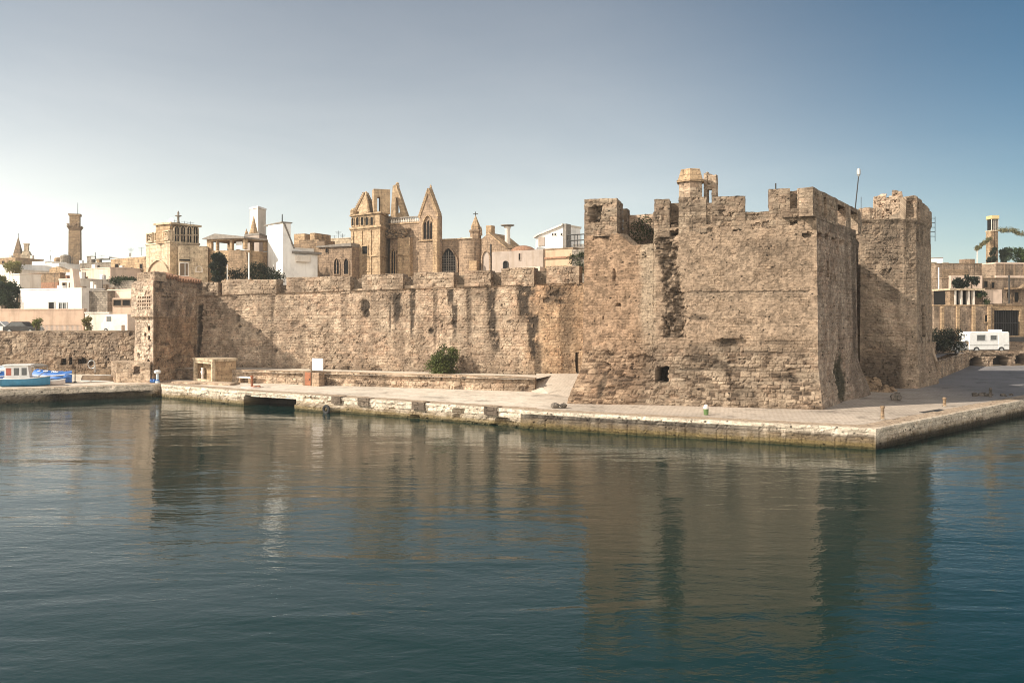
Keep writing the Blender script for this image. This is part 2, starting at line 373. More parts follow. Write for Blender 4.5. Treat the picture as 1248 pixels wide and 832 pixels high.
def masonry(name, path, zb, ztop, parent=None, closed=True, res=0.1, segres=None, off=None, seed=1, ch=0.36, cw=0.6, amp=1.0,
            style=None, cap=None, bright=1.0, pal=PAL, rough_top=0.0, mat=None):
    P = [Vector(p[:2]) for p in path]; n = len(P); ns = n if closed else n - 1
    segn = []
    for i in range(ns):
        d = (P[(i + 1) % n] - P[i]).normalized(); segn.append(Vector((d.y, -d.x)))
    mit = []
    for i in range(n):
        a = segn[i - 1] if (closed or i > 0) else segn[0]; b = segn[i % ns] if (closed or i < n - 1) else segn[-1]
        m = (a + b) / max(0.35, 1 + a.dot(b)); mit.append(m)
    bx, by, mx, my, us = [], [], [], [], []
    u = 0.0
    for i in range(ns):
        A, B = P[i], P[(i + 1) % n]; L = (B - A).length
        r = segres[i] if segres else res
        k = max(1, int(math.ceil(L / r))); last = (not closed and i == ns - 1)
        for q in range(k + (1 if last else 0)):
            t = q / k; p = A.lerp(B, t); m = mit[i].lerp(mit[(i + 1) % n], t)
            bx.append(p.x); by.append(p.y); mx.append(m.x); my.append(m.y); us.append(u + L * t)
        u += L
    bx, by, mx, my, us = map(np.array, (bx, by, mx, my, us)); nc = len(us)
    zt = np.array([ztop(x) for x in us]) if callable(ztop) else np.full(nc, float(ztop))
    if rough_top: zt = zt + rough_top * (fbm(us * 1.4, us * 0 + 3.7, 4, seed + 50) - 0.55) * 2
    nr = max(2, int(math.ceil((zt.max() - zb) / res)) + 1)
    T = np.linspace(0, 1, nr)[:, None]
    Zg = zb + T * (zt - zb)[None, :]; U = np.repeat(us[None, :], nr, 0)
    e, r1, r2, r3 = stones(U, Zg, seed, ch, cw)
    joint = sstep(0.0, 0.085, e)
    f1 = fbm(U * 0.5, Zg * 0.5, 4, seed + 60); f2 = fbm(U * 2.3, Zg * 2.3, 4, seed + 61); f3 = fbm(U * 5.5, Zg * 5.5, 3, seed + 62)
    ero = sstep(0.5, 0.72, fbm(U * 0.33 + 9, Zg * 0.4, 4, seed + 63))            # eroded patches
    h = amp * (0.065 * (r1 - 0.5) * joint - 0.055 * (1 - joint) + 0.035 * (f2 - 0.5) + 0.035 * (f3 - 0.5) * (0.4 + 1.2 * ero))
    gone = (r2 > 0.965) * joint; h = h - 0.13 * amp * gone
    L_, M_, D_, R_ = (np.array(pal[k]) for k in ('light', 'mid', 'dark', 'red'))
    col = lerp(M_, L_, sstep(0.25, 0.75, 0.45 * r3 + 0.55 * f1)[..., None])
    col = lerp(col, R_, (0.55 * sstep(0.62, 0.85, r2) + 0.35 * sstep(0.5, 0.7, fbm(U * .25 + 3, Zg * .3, 3, seed + 64)))[..., None])
    col = lerp(col, D_, (0.65 * sstep(0.80, 0.97, r1))[..., None])
    col = col * (0.80 + 0.42 * sstep(0.3, 0.7, f2))[..., None]
    col = lerp(col, D_ * 0.75, (0.62 * (1 - joint) * (0.45 + 0.55 * ero))[..., None])
    pits = sstep(0.655, 0.73, fbm(U * 3.3 + 40, Zg * 3.3, 3, seed + 65)) * (0.35 + 0.65 * ero)
    h = h - 0.14 * amp * pits; col = lerp(col, D_ * 0.45, (0.8 * pits)[..., None])
    wth = sstep(0.50, 0.72, fbm(U * 0.75, Zg * 0.16, 5, seed + 66)) * 0.55 + sstep(0.55, 0.75, fbm(U * 0.22 + 5, Zg * 0.3, 4, seed + 67)) * 0.35
    col = lerp(col, D_ * 0.8, np.clip(wth, 0, .8)[..., None])
    if style is not None: h, col = style(U, Zg, h, col, joint, (r1, r2, r3, f1, f2, f3))
    cum = [0.0]
    for i in range(ns): cum.append(cum[-1] + (P[(i + 1) % n] - P[i]).length)
    dc = np.min(np.abs(us[:, None] - np.array(cum if closed else cum[1:-1] or [1e9])[None, :]), 1)
    h = np.where(h > -0.25, h * (0.3 + 0.7 * sstep(0.0, 0.55, dc))[None, :], h)
    O = off(U, Zg) if off is not None else 0.0
    tot = h + O
    VX = bx[None] + mx[None] * tot; VY = by[None] + my[None] * tot
    RX, RY, RZ, RC = [VX], [VY], [Zg], [col]
    topo = tot[-1]
    if cap:
        cx, cy = bx.mean(), by.mean(); ixv, iyv = bx, by
        for mode, val, dz in cap:
            jz = 0.05 * amp * (vnoise(us * 2.2 + val * 7, us * 0 + val * 3, seed + 70) - 0.5)
            if mode == 'in':
                ixv = bx + mx * (topo - val); iyv = by + my * (topo - val); x, y = ixv, iyv
            else:
                x = cx + (ixv - cx) * val; y = cy + (iyv - cy) * val
            RX.append(x[None]); RY.append(y[None]); RZ.append((zt + dz + (jz if dz > -0.4 else 0))[None])
            cc = lerp(L_, M_, fbm(us * 1.5, us * 0 + val * 5, 3, seed + 71)[:, None]) * 0.95
            RC.append(cc[None])
    VX, VY, VZ = np.concatenate(RX), np.concatenate(RY), np.concatenate(RZ); C = np.concatenate(RC) * bright
    Lt = us[-1] + (us[-1] - us[-2]) if closed else us[-1]
    R = VX.shape[0]; V = np.stack([VX, VY, VZ], -1).reshape(-1, 3)
    idx = np.arange(R * nc).reshape(R, nc)
    nxt = np.roll(idx, -1, 1) if closed else idx[:, 1:]
    cur = idx if closed else idx[:, :-1]
    Q = np.stack([cur[:-1], nxt[:-1], nxt[1:], cur[1:]], -1).reshape(-1, 4)
    UU = np.repeat(us[None, :], R, 0).reshape(-1) + 0.37 * seed; VV = VZ.reshape(-1) - np.repeat(np.concatenate([np.zeros(nr), 0.35 * np.arange(1, R - nr + 1)]), nc)
    uq, vq = UU[Q].copy(), VV[Q]
    wrapc = uq[:, 1] < uq[:, 0] - 1e-6; uq[wrapc, 1] = uq[wrapc, 0] + (us[-1] - us[-2]); uq[wrapc, 2] = uq[wrapc, 3] + (us[-1] - us[-2])
    return link_mesh(name, V, Q, mat or MASON, parent, False, np.clip(C.reshape(-1, 3), 0.004, 0.85), np.stack([uq, vq], -1))
CAPC = [('c', 0.8, 0.0), ('c', 0.45, 0.02), ('c', 0.0, 0.02)]
def rblock(name, parent, fr, a0, a1, b0, b1, z0, z1, res=0.12, seed=1, amp=0.8, ch=0.36, cw=0.6, style=None, bright=1.0, rough_top=0.05, pal=PAL):
    p = [fr.pt(a0, b1, 0), fr.pt(a1, b1, 0), fr.pt(a1, b0, 0), fr.pt(a0, b0, 0)]
    return masonry(name, p, z0, z1, parent, True, res, None, None, seed, ch, cw, amp, style, CAPC, bright, pal, rough_top)
def streak(U, Z, uc, zt, zb, w, seed, hard=0.5):
    n = fbm(U * 2.2, Z * 1.1, 4, seed) - 0.5; wob = w * (1 + 1.1 * n) * (0.65 + 0.35 * sstep(zb, zt, Z))
    m = sstep(1.25, 0.55, np.abs(U - uc - 0.5 * w * n) / wob) * sstep(zb - 0.4, zb + 0.9, Z) * sstep(zt + 0.3, zt - 0.1, Z)
    return m * sstep(0.30, 0.30 + 0.3 * (1.2 - hard), fbm(U * 3.1 + 5, Z * 2.4, 4, seed + 2) + 0.12)
def blob(U, Z, uc, zc, ru, rz, seed):
    d = np.sqrt(((U - uc) / ru) ** 2 + ((Z - zc) / rz) ** 2)
    return sstep(1.0, 0.6, d + 0.9 * (fbm(U * 2.6, Z * 2.6, 4, seed) - 0.5))
def rect(U, Z, u0, u1, z0, z1, rag=0.05, seed=3):
    n = rag * 2 * (vnoise(U * 5, Z * 5, seed) - 0.5)
    return ((U + n > u0) & (U + n < u1) & (Z + n > z0) & (Z + n < z1)).astype(float)
def tint(col, m, c): return lerp(col, np.array(c), m[..., None])

# ------------------------------------------------------------------ foliage
def foliage(name, clumps, n, size, c_dark, c_light, seed, parent=None, droop=0.0):
    rs = np.random.RandomState(seed); w = np.array([r ** 2 for _, r in clumps]); w = w / w.sum()
    ci = rs.choice(len(clumps), n, p=w)
    c = np.array([k[0] for k in clumps], float)[ci]; r = np.array([k[1] for k in clumps], float)[ci]
    d = rs.normal(size=(n, 3)); d /= np.linalg.norm(d, axis=1)[:, None]
    rad = r * (rs.uniform(0.25, 1.0, n) ** 0.5) * (1 + 0.26 * rs.normal(size=n))
    p = c + d * rad[:, None] * np.array([1, 1, 0.85])
    t = rs.normal(size=(n, 3)) + 0.6 * d; t[:, 2] -= droop; t /= np.linalg.norm(t, axis=1)[:, None]
    b = np.cross(t, rs.normal(size=(n, 3))); b /= np.linalg.norm(b, axis=1)[:, None]
    s = size * rs.uniform(0.6, 1.4, n)[:, None]
    V = np.stack([p, p + t * s * 0.5 + b * s * 0.28, p + t * s, p + t * s * 0.5 - b * s * 0.28], 1).reshape(-1, 3)
    Q = np.arange(n * 4).reshape(n, 4)
    k = (rs.uniform(0, 1, n) * 0.6 + 0.4 * rs.uniform(0, 1, len(clumps))[ci])[:, None]
    col = np.array(c_dark) * (1 - k) + np.array(c_light) * k
    return link_mesh(name, V, Q, M['leaf'], parent, False, np.repeat(col, 4, 0))
def tree(name, label, cat, base, crown_c, rx, rz, nclump, nleaf, size, cd, cl, seed, group=None):
    t = thing(name, label, cat, base, group); rs = random.Random(seed)
    cl_ = []
    for k in range(nclump):
        a = rs.uniform(0, 6.283); q = rs.uniform(0.1, 0.85) ** 0.6; zz = rs.uniform(-0.85, 0.85); f = math.sqrt(max(0.08, 1 - zz * zz))
        cl_.append(((crown_c[0] + rx * q * f * math.cos(a), crown_c[1] + rx * q * f * math.sin(a), crown_c[2] + rz * zz), rx * rs.uniform(0.22, 0.45)))
    mb = MB(); b = Vector(base); c = Vector(crown_c); fork = b.lerp(c, 0.55)
    mb.tube(b, fork, 0.11 * rx + 0.05, 0.07 * rx + 0.03, 8)
    for q, _ in cl_[:10]: mb.tube(fork, q, 0.05 * rx + 0.02, 0.02, 6)
    part('trunk', mb, 'bark', t)
    foliage('crown', cl_, nleaf, size, cd, cl, seed, t)
    return t

# ------------------------------------------------------------------ the setting: water, ground, quay
def water_mat():
    m, ns, ls, b = nmat('harbour water', 0.02, 0.5)
    b.inputs['IOR'].default_value = 1.36
    b.inputs['Base Color'].default_value = (0.0014, 0.019, 0.0165, 1)
    geo = ns.new('ShaderNodeNewGeometry')
    def mp(sc, rot):
        k = ns.new('ShaderNodeMapping'); k.inputs['Scale'].default_value = sc; k.inputs['Rotation'].default_value = (0, 0, math.radians(rot))
        ls.new(geo.outputs['Position'], k.inputs['Vector']); return k.outputs[0]
    swell = noise(ns, ls, mp((0.09, 0.28, 1), -14), 1.0, 3, 0.5, 0.6)
    mid = noise(ns, ls, mp((1.0, 1.9, 1), 14), 1.0, 3, 0.55, 0.4)
    rip = noise(ns, ls, mp((2.3, 4.0, 1), -28), 1.0, 3, 0.6, 0.3)
    calm = ramp(ns, ls, noise(ns, ls, mp((0.02, 0.05, 1), 5), 1.0, 3), [(0.38, 0.45), (0.62, 1.0)])
    def scaled(v, k):
        n = ns.new('ShaderNodeMath'); n.operation = 'MULTIPLY'; ls.new(v, n.inputs[0])
        if isinstance(k, float): n.inputs[1].default_value = k
        else: ls.new(k, n.inputs[1])
        return n.outputs[0]
    p = bump(ns, ls, b, scaled(swell, 1.0), 1.0, 0.10)
    p = bump(ns, ls, b, scaled(mid, calm), 1.0, 0.024, p)
    p = bump(ns, ls, b, scaled(rip, calm), 1.0, 0.010, p)
    fine = noise(ns, ls, mp((5.0, 8.0, 1), -32), 1.0, 3, 0.6)
    bump(ns, ls, b, scaled(fine, calm), 1.0, 0.0035, p)
    return m
sea = MB().poly([(-4000, -300, 0), (4000, -300, 0), (4000, 6000, 0), (-4000, 6000, 0)])
tag(part('harbour_water', sea, water_mat()), kind='structure')

def quay_mat():
    m, ns, ls, b = nmat('quay paving', 0.93, 0.2)
    ob = mapped(ns, ls)
    big = noise(ns, ls, ob, 0.16, 6, 0.62); fine = noise(ns, ls, ob, 5.0, 6, 0.7); med = noise(ns, ls, ob, 1.1, 5, 0.65)
    sepn = ns.new('ShaderNodeSeparateXYZ'); ls.new(ob, sepn.inputs[0])
    br = ns.new('ShaderNodeTexBrick'); br.inputs['Scale'].default_value = 1; br.inputs['Brick Width'].default_value = 0.36
    br.inputs['Row Height'].default_value = 0.22; br.inputs['Mortar Size'].default_value = 0.02; br.inputs['Mortar Smooth'].default_value = 0.5
    k = ns.new('ShaderNodeMapping'); k.inputs['Rotation'].default_value = (0, 0, math.radians(-24)); ls.new(ob, k.inputs[0]); ls.new(k.outputs[0], br.inputs['Vector'])
    br.inputs['Color1'].default_value = (0.51, 0.435, 0.36, 1); br.inputs['Color2'].default_value = (0.44, 0.37, 0.305, 1); br.inputs['Mortar'].default_value = (0.32, 0.25, 0.19, 1)
    dirt = ramp(ns, ls, med, [(0.3, (0.48, 0.405, 0.325)), (0.55, (0.63, 0.55, 0.455)), (0.75, (0.69, 0.62, 0.53))])
    # cobbles lie east of the terrace wall, packed dust and mortar west of it
    mr = ns.new('ShaderNodeMapRange'); mr.inputs['From Min'].default_value = 1.0; mr.inputs['From Max'].default_value = 9.0; ls.new(sepn.outputs['X'], mr.inputs['Value'])
    add = ns.new('ShaderNodeMath'); add.operation = 'ADD'; ls.new(mr.outputs[0], add.inputs[0]); ls.new(ramp(ns, ls, big, [(0.3, 0.0), (0.7, 0.5)]), add.inputs[1])
    msk = ramp(ns, ls, add.outputs[0], [(0.25, 0.0), (0.75, 1.0)])
    c = mix(ns, ls, msk, dirt, br.outputs['Color'])
    mr2 = ns.new('ShaderNodeMapRange'); mr2.inputs['From Min'].default_value = 30.0; mr2.inputs['From Max'].default_value = 40.0; ls.new(sepn.outputs['X'], mr2.inputs['Value'])
    c = mix(ns, ls, mr2.outputs[0], c, mix(ns, ls, med, (0.16, 0.155, 0.16), (0.25, 0.235, 0.23)))
    c = mix(ns, ls, 1.0, c, ramp(ns, ls, fine, [(0.3, 0.72), (0.5, 1.0), (0.7, 1.12)]), 'MULTIPLY')
    c = mix(ns, ls, 1.0, c, ramp(ns, ls, big, [(0.32, 0.78), (0.6, 1.08)]), 'MULTIPLY')
    oil = ramp(ns, ls, noise(ns, ls, ob, 0.45, 6, 0.7, 0.8), [(0.33, 0.55), (0.44, 1.0)])
    c = mix(ns, ls, 1.0, c, oil, 'MULTIPLY')
    ls.new(c, b.inputs['Base Color'])
    p = bump(ns, ls, b, br.outputs['Fac'], 0.4, -0.03); p = bump(ns, ls, b, med, 0.4, 0.06, p); bump(ns, ls, b, fine, 0.5, 0.03, p)
    return m
QM = quay_mat()
def land_mat():
    m, ns, ls, b = nmat('dry town ground', 0.95, 0.1)
    n1 = noise(ns, ls, mapped(ns, ls), 0.08, 8, 0.65)
    ls.new(ramp(ns, ls, n1, [(0.3, (0.16, 0.13, 0.08)), (0.5, (0.34, 0.26, 0.17)), (0.75, (0.42, 0.34, 0.25))]), b.inputs['Base Color'])
    bump(ns, ls, b, n1, 0.6, 0.4); return m
LM = land_mat()

qpath = [(-90, 45.6), (-43.7, 70), (-33.15, 75.65), (-32.75, 76.6), (-32.2, 75.5), (-22.5, 68.8), (-17.6, 66.3), (0.55, 55.35), (0.75, 54.75), (20.4, 46.0), (38.8, 62.0), (75, 94), (150, 150)]
QZ = 1.2
qL = [0]
for i in range(len(qpath) - 1): qL.append(qL[-1] + (Vector(qpath[i + 1]) - Vector(qpath[i])).length)
def qstyle(U, Z, h, col, joint, R):
    r1, r2, r3, f1, f2, f3 = R
    left = sstep(qL[2] + .1, qL[2] - .1, U); dk = sstep(qL[7], qL[7] + .1, U) * sstep(qL[9] - 4.0, qL[9] - 9.0, U)
    right = sstep(qL[9] - .05, qL[9] + .05, U)
    col = lerp(col, np.array((0.64, 0.56, 0.455)) * (0.75 + 0.6 * f2[..., None]), 0.72)
    # courses of the newer block wall: upright joints and a capstone
    dj = np.abs(((U * 1.0) / 0.62) % 1.0 - 0.5)
    blk = sstep(0.47, 0.44, dj) * sstep(0.05, 0.09, np.abs(Z - 0.72))
    face = sstep(1.0, 0.94, Z)
    newer = np.clip(dk + 0.45 * right + 0.35 * sstep(qL[7], qL[7] + .1, U) * (1 - right), 0, 1)
    h = h * (1 - 0.5 * newer) - 0.05 * (1 - blk) * newer * face
    col = tint(col, dk * face * (.8 + .18 * sstep(.35, .6, fbm(U * 2.2, Z * .5, 4, 23))), (0.065, 0.054, 0.045)); col = tint(col, .9 * (1 - dk) * sstep(qL[7], qL[7] + .1, U) * (1 - right) * sstep(.42, .56, fbm(U * 2.6, Z * .4, 4, 24) + .25 * sstep(.9, .4, Z)) * sstep(.95, .7, Z), (0.06, 0.045, 0.032)); col = tint(col, 0.5 * newer * (1 - blk) * face, (0.07, 0.055, 0.045))
    h = h + 0.07 * (1 - face) * (1 - left)
    # tide line: black rock weed, then a green and rusty band
    wv = 0.18 * (f1 - 0.5) + 0.1 * (f3 - 0.5)
    mid = sstep(0.78, 0.5, Z + wv) * (0.45 + 0.4 * sstep(.4, .6, f2)); col = tint(col, mid, (0.15, 0.11, 0.065))
    alg = sstep(0.42, 0.30, Z + wv) * (1 - right); col = tint(col, 0.7 * alg, np.array((0.15, 0.11, 0.045)))
    low = sstep(0.20, 0.10, Z + wv); col = tint(col, 0.8 * low, (0.035, 0.034, 0.014))
    col = tint(col, 0.9 * right * sstep(0.5, 0.3, Z + wv), (0.02, 0.017, 0.012))
    col = tint(col, 0.7 * left * sstep(0.75, 0.6, Z + wv), (0.07, 0.058, 0.045))
    # washed-out hollows under the old part of the quay
    h = h - 1.6 * left * sstep(0.62, 0.5, Z + 0.5 * wv) * sstep(0.45, 0.6, fbm(U * 0.14 + 2, Z * 0, 2, 5) + 0.10 * sstep(qL[2] - 9, qL[2] - 6, U))
    old = (1 - left) * sstep(qL[7], qL[7] - .2, U)
    h = h - 0.4 * old * sstep(0.66, 0.72, fbm(U * 0.5, Z * 1.2, 3, 15)) * sstep(1.0, .8, Z)
    # slipway void under the slab
    s0, s1 = qL[5] + 0.1, qL[6] + 0.1
    void = sstep(s0 - .05, s0 + .05, U) * sstep(s1 + .05, s1 - .05, U) * sstep(0.74, 0.68, Z)
    h = h * (1 - void) - 2.6 * void; col = tint(col, void, (0.03, 0.025, 0.02))
    # low ledge beyond the slip
    led = sstep(s1 + 0.2, s1 + 0.5, U) * sstep(s1 + 5.2, s1 + 4.0, U) * sstep(0.52, 0.46, Z)
    h = h + 0.55 * led
    return h, col
sr = [0.4, 0.14, 0.1, 0.1, 0.11, 0.08, 0.11, 0.1, 0.1, 0.1, 0.3, 0.8]
tag(masonry('quay', qpath, -1.2, QZ, None, False, 0.1, sr, None, 21, 0.55, 0.9, 0.8, qstyle,
            [('in', 0.35, 0.012), ('in', 0.8, 0.012), ('in', 1.35, 0.01), ('in', 1.4, -0.3)], 1.0), kind='structure')
qi = [(-90, 46.6), (-43.9, 70.9), (-33.3, 76.7), (-32.6, 77.6), (-32.0, 76.7), (-22.0, 69.7), (-17.2, 67.2), (0.9, 56.3), (1.1, 55.8), (20.3, 47.1), (38.2, 62.9), (74.3, 94.8), (149, 151)]
g = MB().poly([(x, y, QZ - 0.012) for x, y in qi] + [(400, 160, QZ - 0.012), (400, 330, QZ - 0.012), (-300, 330, QZ - 0.012), (-300, 46, QZ - 0.012)])
tag(part('quay_paving', g, QM), kind='structure')
# the town's ground behind the walls, one sheet that runs to the horizon
gs = [-3000, -600, -180, -110, -39.2, -38.8, -33, 6, 28, 41, 50, 58, 78, 110, 180, 600, 3000]
gy = [90.6, 91.0, 99, 104, 109, 118, 128, 150, 200, 300, 600, 1500, 6000]
def gz(x, y):
    if x < -39:
        z = np.interp(y, [90, 90.6, 91.0, 99, 104, 109, 118, 200, 300, 6000], [1.0, 1.0, 5.4, 5.5, 5.6, 7.6, 8.2, 17, 20, 20])
    elif x < 29:
        z = np.interp(y, [90, 91, 110, 200, 6000], [8.8, 9, 9.4, 10, 20]) if y > 90.5 else 8.6
    else:
        z = np.interp(y, [90, 104, 109, 118, 128, 150, 200, 6000], [1.0, 1.0, 2.6, 2.65, 9, 13, 18, 20])
    return float(z)
tv = [(x, y, gz(x, y)) for y in gy for x in gs]; w_ = len(gs)
tf = [(j * w_ + i, j * w_ + i + 1, (j + 1) * w_ + i + 1, (j + 1) * w_ + i) for j in range(len(gy) - 1) for i in range(w_ - 1)]
tag(part('town_ground', MB().add(tv, tf), LM), kind='structure')

# ------------------------------------------------------------------ curtain wall
W0, W1 = Vector((-33.4, 87.0)), Vector((7.4, 72.45)); CW = Fr(W0, W1)
back = CW.n * -2.4
cwp = [W0, W1, W1 + back, W0 + back]
def cw_top(u): return 9.62 + 0.85 * min(1, max(0, u / CW.L)) if u <= CW.L else 10.2
def cwstyle(U, Z, h, col, joint, R):
    r1, r2, r3, f1, f2, f3 = R
    a = CW.a
    h = h + 0.16 * sstep(cw_top(0) - 0.12, cw_top(0) - 0.02, Z - 0.85 * U / CW.L)
    L, D = np.array(PAL['light']), np.array(PAL['stain'])
    # warm coursed rebuild near the big tower
    wr = sstep(a(618), a(672), U + 2.5 * (f1 - .5) + 1.5 * (f2 - .5)); col = lerp(col, col * np.array((1.0, 0.90, 0.78)), wr[..., None]); h = h * (1 - 0.35 * wr)
    col = tint(col, 0.35 * wr * (1 - joint), (0.14, 0.09, 0.06))
    for px, y0, y1, w, s, k in ((484, 358, 396, .55, 1, .8), (476, 362, 408, .18, 2, .6), (503, 352, 412, .32, 3, .75), (531, 352, 430, .22, 4, .45), (549, 352, 375, .35, 5, .8), (554, 372, 412, .3, 6, .75),
                         (600, 352, 412, .55, 7, .8), (603, 405, 432, .45, 8, .75), (640, 346, 392, .9, 9, .85), (649, 385, 440, .6, 10, .8), (655, 420, 470, .45, 11, .6), (333, 350, 450, .2, 12, .3), (245, 372, 452, .35, 13, .85), (676, 350, 375, 1.1, 14, .55), (690, 350, 460, .8, 15, .35), (420, 352, 400, .5, 16, .3), (572, 350, 420, .3, 17, .4)):
        m = streak(U, Z, a(px), CW.z(px, y0), CW.z(px, y1), w, 100 + s); col = tint(col, min(.97, k * 1.25) * m, D * .85); h = h - 0.08 * m
    for px, py, rx, rz, s, k in ((445, 373, .55, 1.0, 1, .95), (447, 382, .4, .5, 2, .9), (526, 403, .32, .3, 3, .95), (285, 362, .6, .5, 4, .55), (262, 398, .3, .25, 5, .7), (318, 404, .25, .18, 6, .8), (293, 398, .28, .14, 7, .8),
                         (360, 395, .5, .4, 8, .5), (372, 398, .35, .22, 9, .75), (291, 387, .35, .5, 10, .6), (425, 449, .7, .25, 11, .65), (460, 452, .9, .4, 12, .6), (338, 427, .3, .2, 13, .8), (315, 425, .25, .2, 14, .7),
                         (680, 358, .9, .35, 15, .7), (683, 368, .5, .2, 16, .7), (667, 366, .5, .3, 17, .7), (430, 352, .3, .2, 18, .5), (500, 440, .5, .3, 19, .4), (620, 392, .3, .2, 20, .6), (585, 360, .5, .3, 21, .45)):
        m = blob(U, Z, a(px), CW.z(px, py), rx, rz, 200 + s); col = tint(col, k * m, D * 0.8); h = h - 0.16 * k * m
    # foot darker in patches and a pale band under the string course
    col = tint(col, 0.45 * sstep(3.6, 2.4, Z + 1.2 * (f1 - .5)) * sstep(.35, .6, f2), (0.16, 0.115, 0.075))
    door = rect(U, Z, a(700.5), a(704.3), CW.z(702, 457), CW.z(702, 429)); h = h - 0.9 * door; col = tint(col, door, (0.02, 0.016, 0.012))
    return h, col
cwall = thing('curtain_wall', 'long low fortress wall of pitted stone running between the left bastion and the big square tower', 'fortress wall', (-13, 80, 1))
masonry('wall', cwp, 1.0, cw_top, cwall, True, 0.1, [0.1, 0.4, 0.6, 0.4], lambda U, Z: 0.035 * (10 - Z), 31, 0.27, 0.44, 0.75, cwstyle,
        [('in', 0.5, 0.0), ('in', 1.1, 0.02), ('c', 0.6, 0.0), ('c', 0.0, 0.0)], 1.0)
def mstyle(seed):
    def f(U, Z, h, col, joint, R):
        col = tint(col, 0.5 * sstep(.5, .68, fbm(U * .9, Z * .9, 3, seed)), (0.20, 0.15, 0.11)); return h, col * 0.97
    return f
for i, (p0, p1) in enumerate(((246, 266), (270.5, 337), (349, 427), (441, 491), (504, 553), (566, 598), (611, 651), (666, 706))):
    pt_ = 11.12 + 0.78 * CW.a((p0 + p1) / 2) / CW.L - (0.12 if i in (0,) else 0) + (0.12 if i >= 6 else 0)
    rblock('merlon', cwall, CW, CW.a(p0), CW.a(p1), -1.15, 0.02, cw_top(CW.a(p0)) - 0.1, pt_, 0.11, 300 + i, 0.9, 0.34, 0.55, mstyle(i), 0.98, 0.07)
    if 0 < i:
        q0 = (266, 337, 427, 491, 553, 598, 651)[i - 1]
        rblock('crenel_sill', cwall, CW, CW.a(q0) - .1, CW.a(p0) + .1, -1.6, -0.75, cw_top(CW.a(p0)) - 0.1, pt_ - (0.75 if i == 2 else 0.35), 0.13, 340 + i, 0.8, 0.3, 0.4,
               lambda U, Z, h, col, joint, R: (h, tint(col, np.full(U.shape, .55), (0.10, 0.08, 0.06))), 0.9)

# low terrace wall in front of it
TW = Fr((-27.0, 78.3), (1.9, 68.4)); tb = TW.n * -0.5
def twstyle(U, Z, h, col, joint, R):
    col = tint(col, 0.5 * sstep(.55, .68, R[3]), (0.16, 0.12, 0.085))
    for px, py, s in ((437, 466, 1), (455, 470, 2), (470, 472, 3), (520, 470, 4), (560, 473, 5), (640, 474, 6), (405, 467, 7)):
        m = blob(U, Z, TW.a(px), TW.z(px, py), .5, .3, 400 + s); col = tint(col, .6 * m, (0.07, .05, .04)); h = h - .1 * m
    return h, col
tw = masonry('terrace_wall', [TW.o, TW.B, TW.B + tb, TW.o + tb], QZ - 0.05, lambda u: 2.36 + 0.08 * math.sin(u * .6), None, True, 0.1, [0.1, 0.15, 0.5, 0.2], None, 33, 0.36, 0.7, 1.1, twstyle, CAPC, 1.05)
tag(tw, 'knee-high rubble terrace wall along the foot of the long fortress wall', 'low wall')
tp = MB().poly([(-33.4, 82.2, 2.22), (-29.4, 80.5, 2.22), (-26.8, 78.0, 2.22), (1.7, 68.1, 2.22), (3.6, 73.0, 2.22), (-33.0, 86.4, 2.22)])
tag(part('terrace_ground', tp, QM), kind='structure')
# ramp of rubble beside the tower corner
rp = MB().add([(1.6, 68.2, QZ), (5.5, 62.5, QZ), (8.0, 72.5, 2.5), (2.2, 74.0, 2.3), (3.0, 66.0, QZ), (2.0, 71.0, 1.9)], [(0, 4, 5), (4, 1, 2), (4, 2, 5), (5, 2, 3)])
tag(part('ramp_ground', rp, QM), kind='structure')

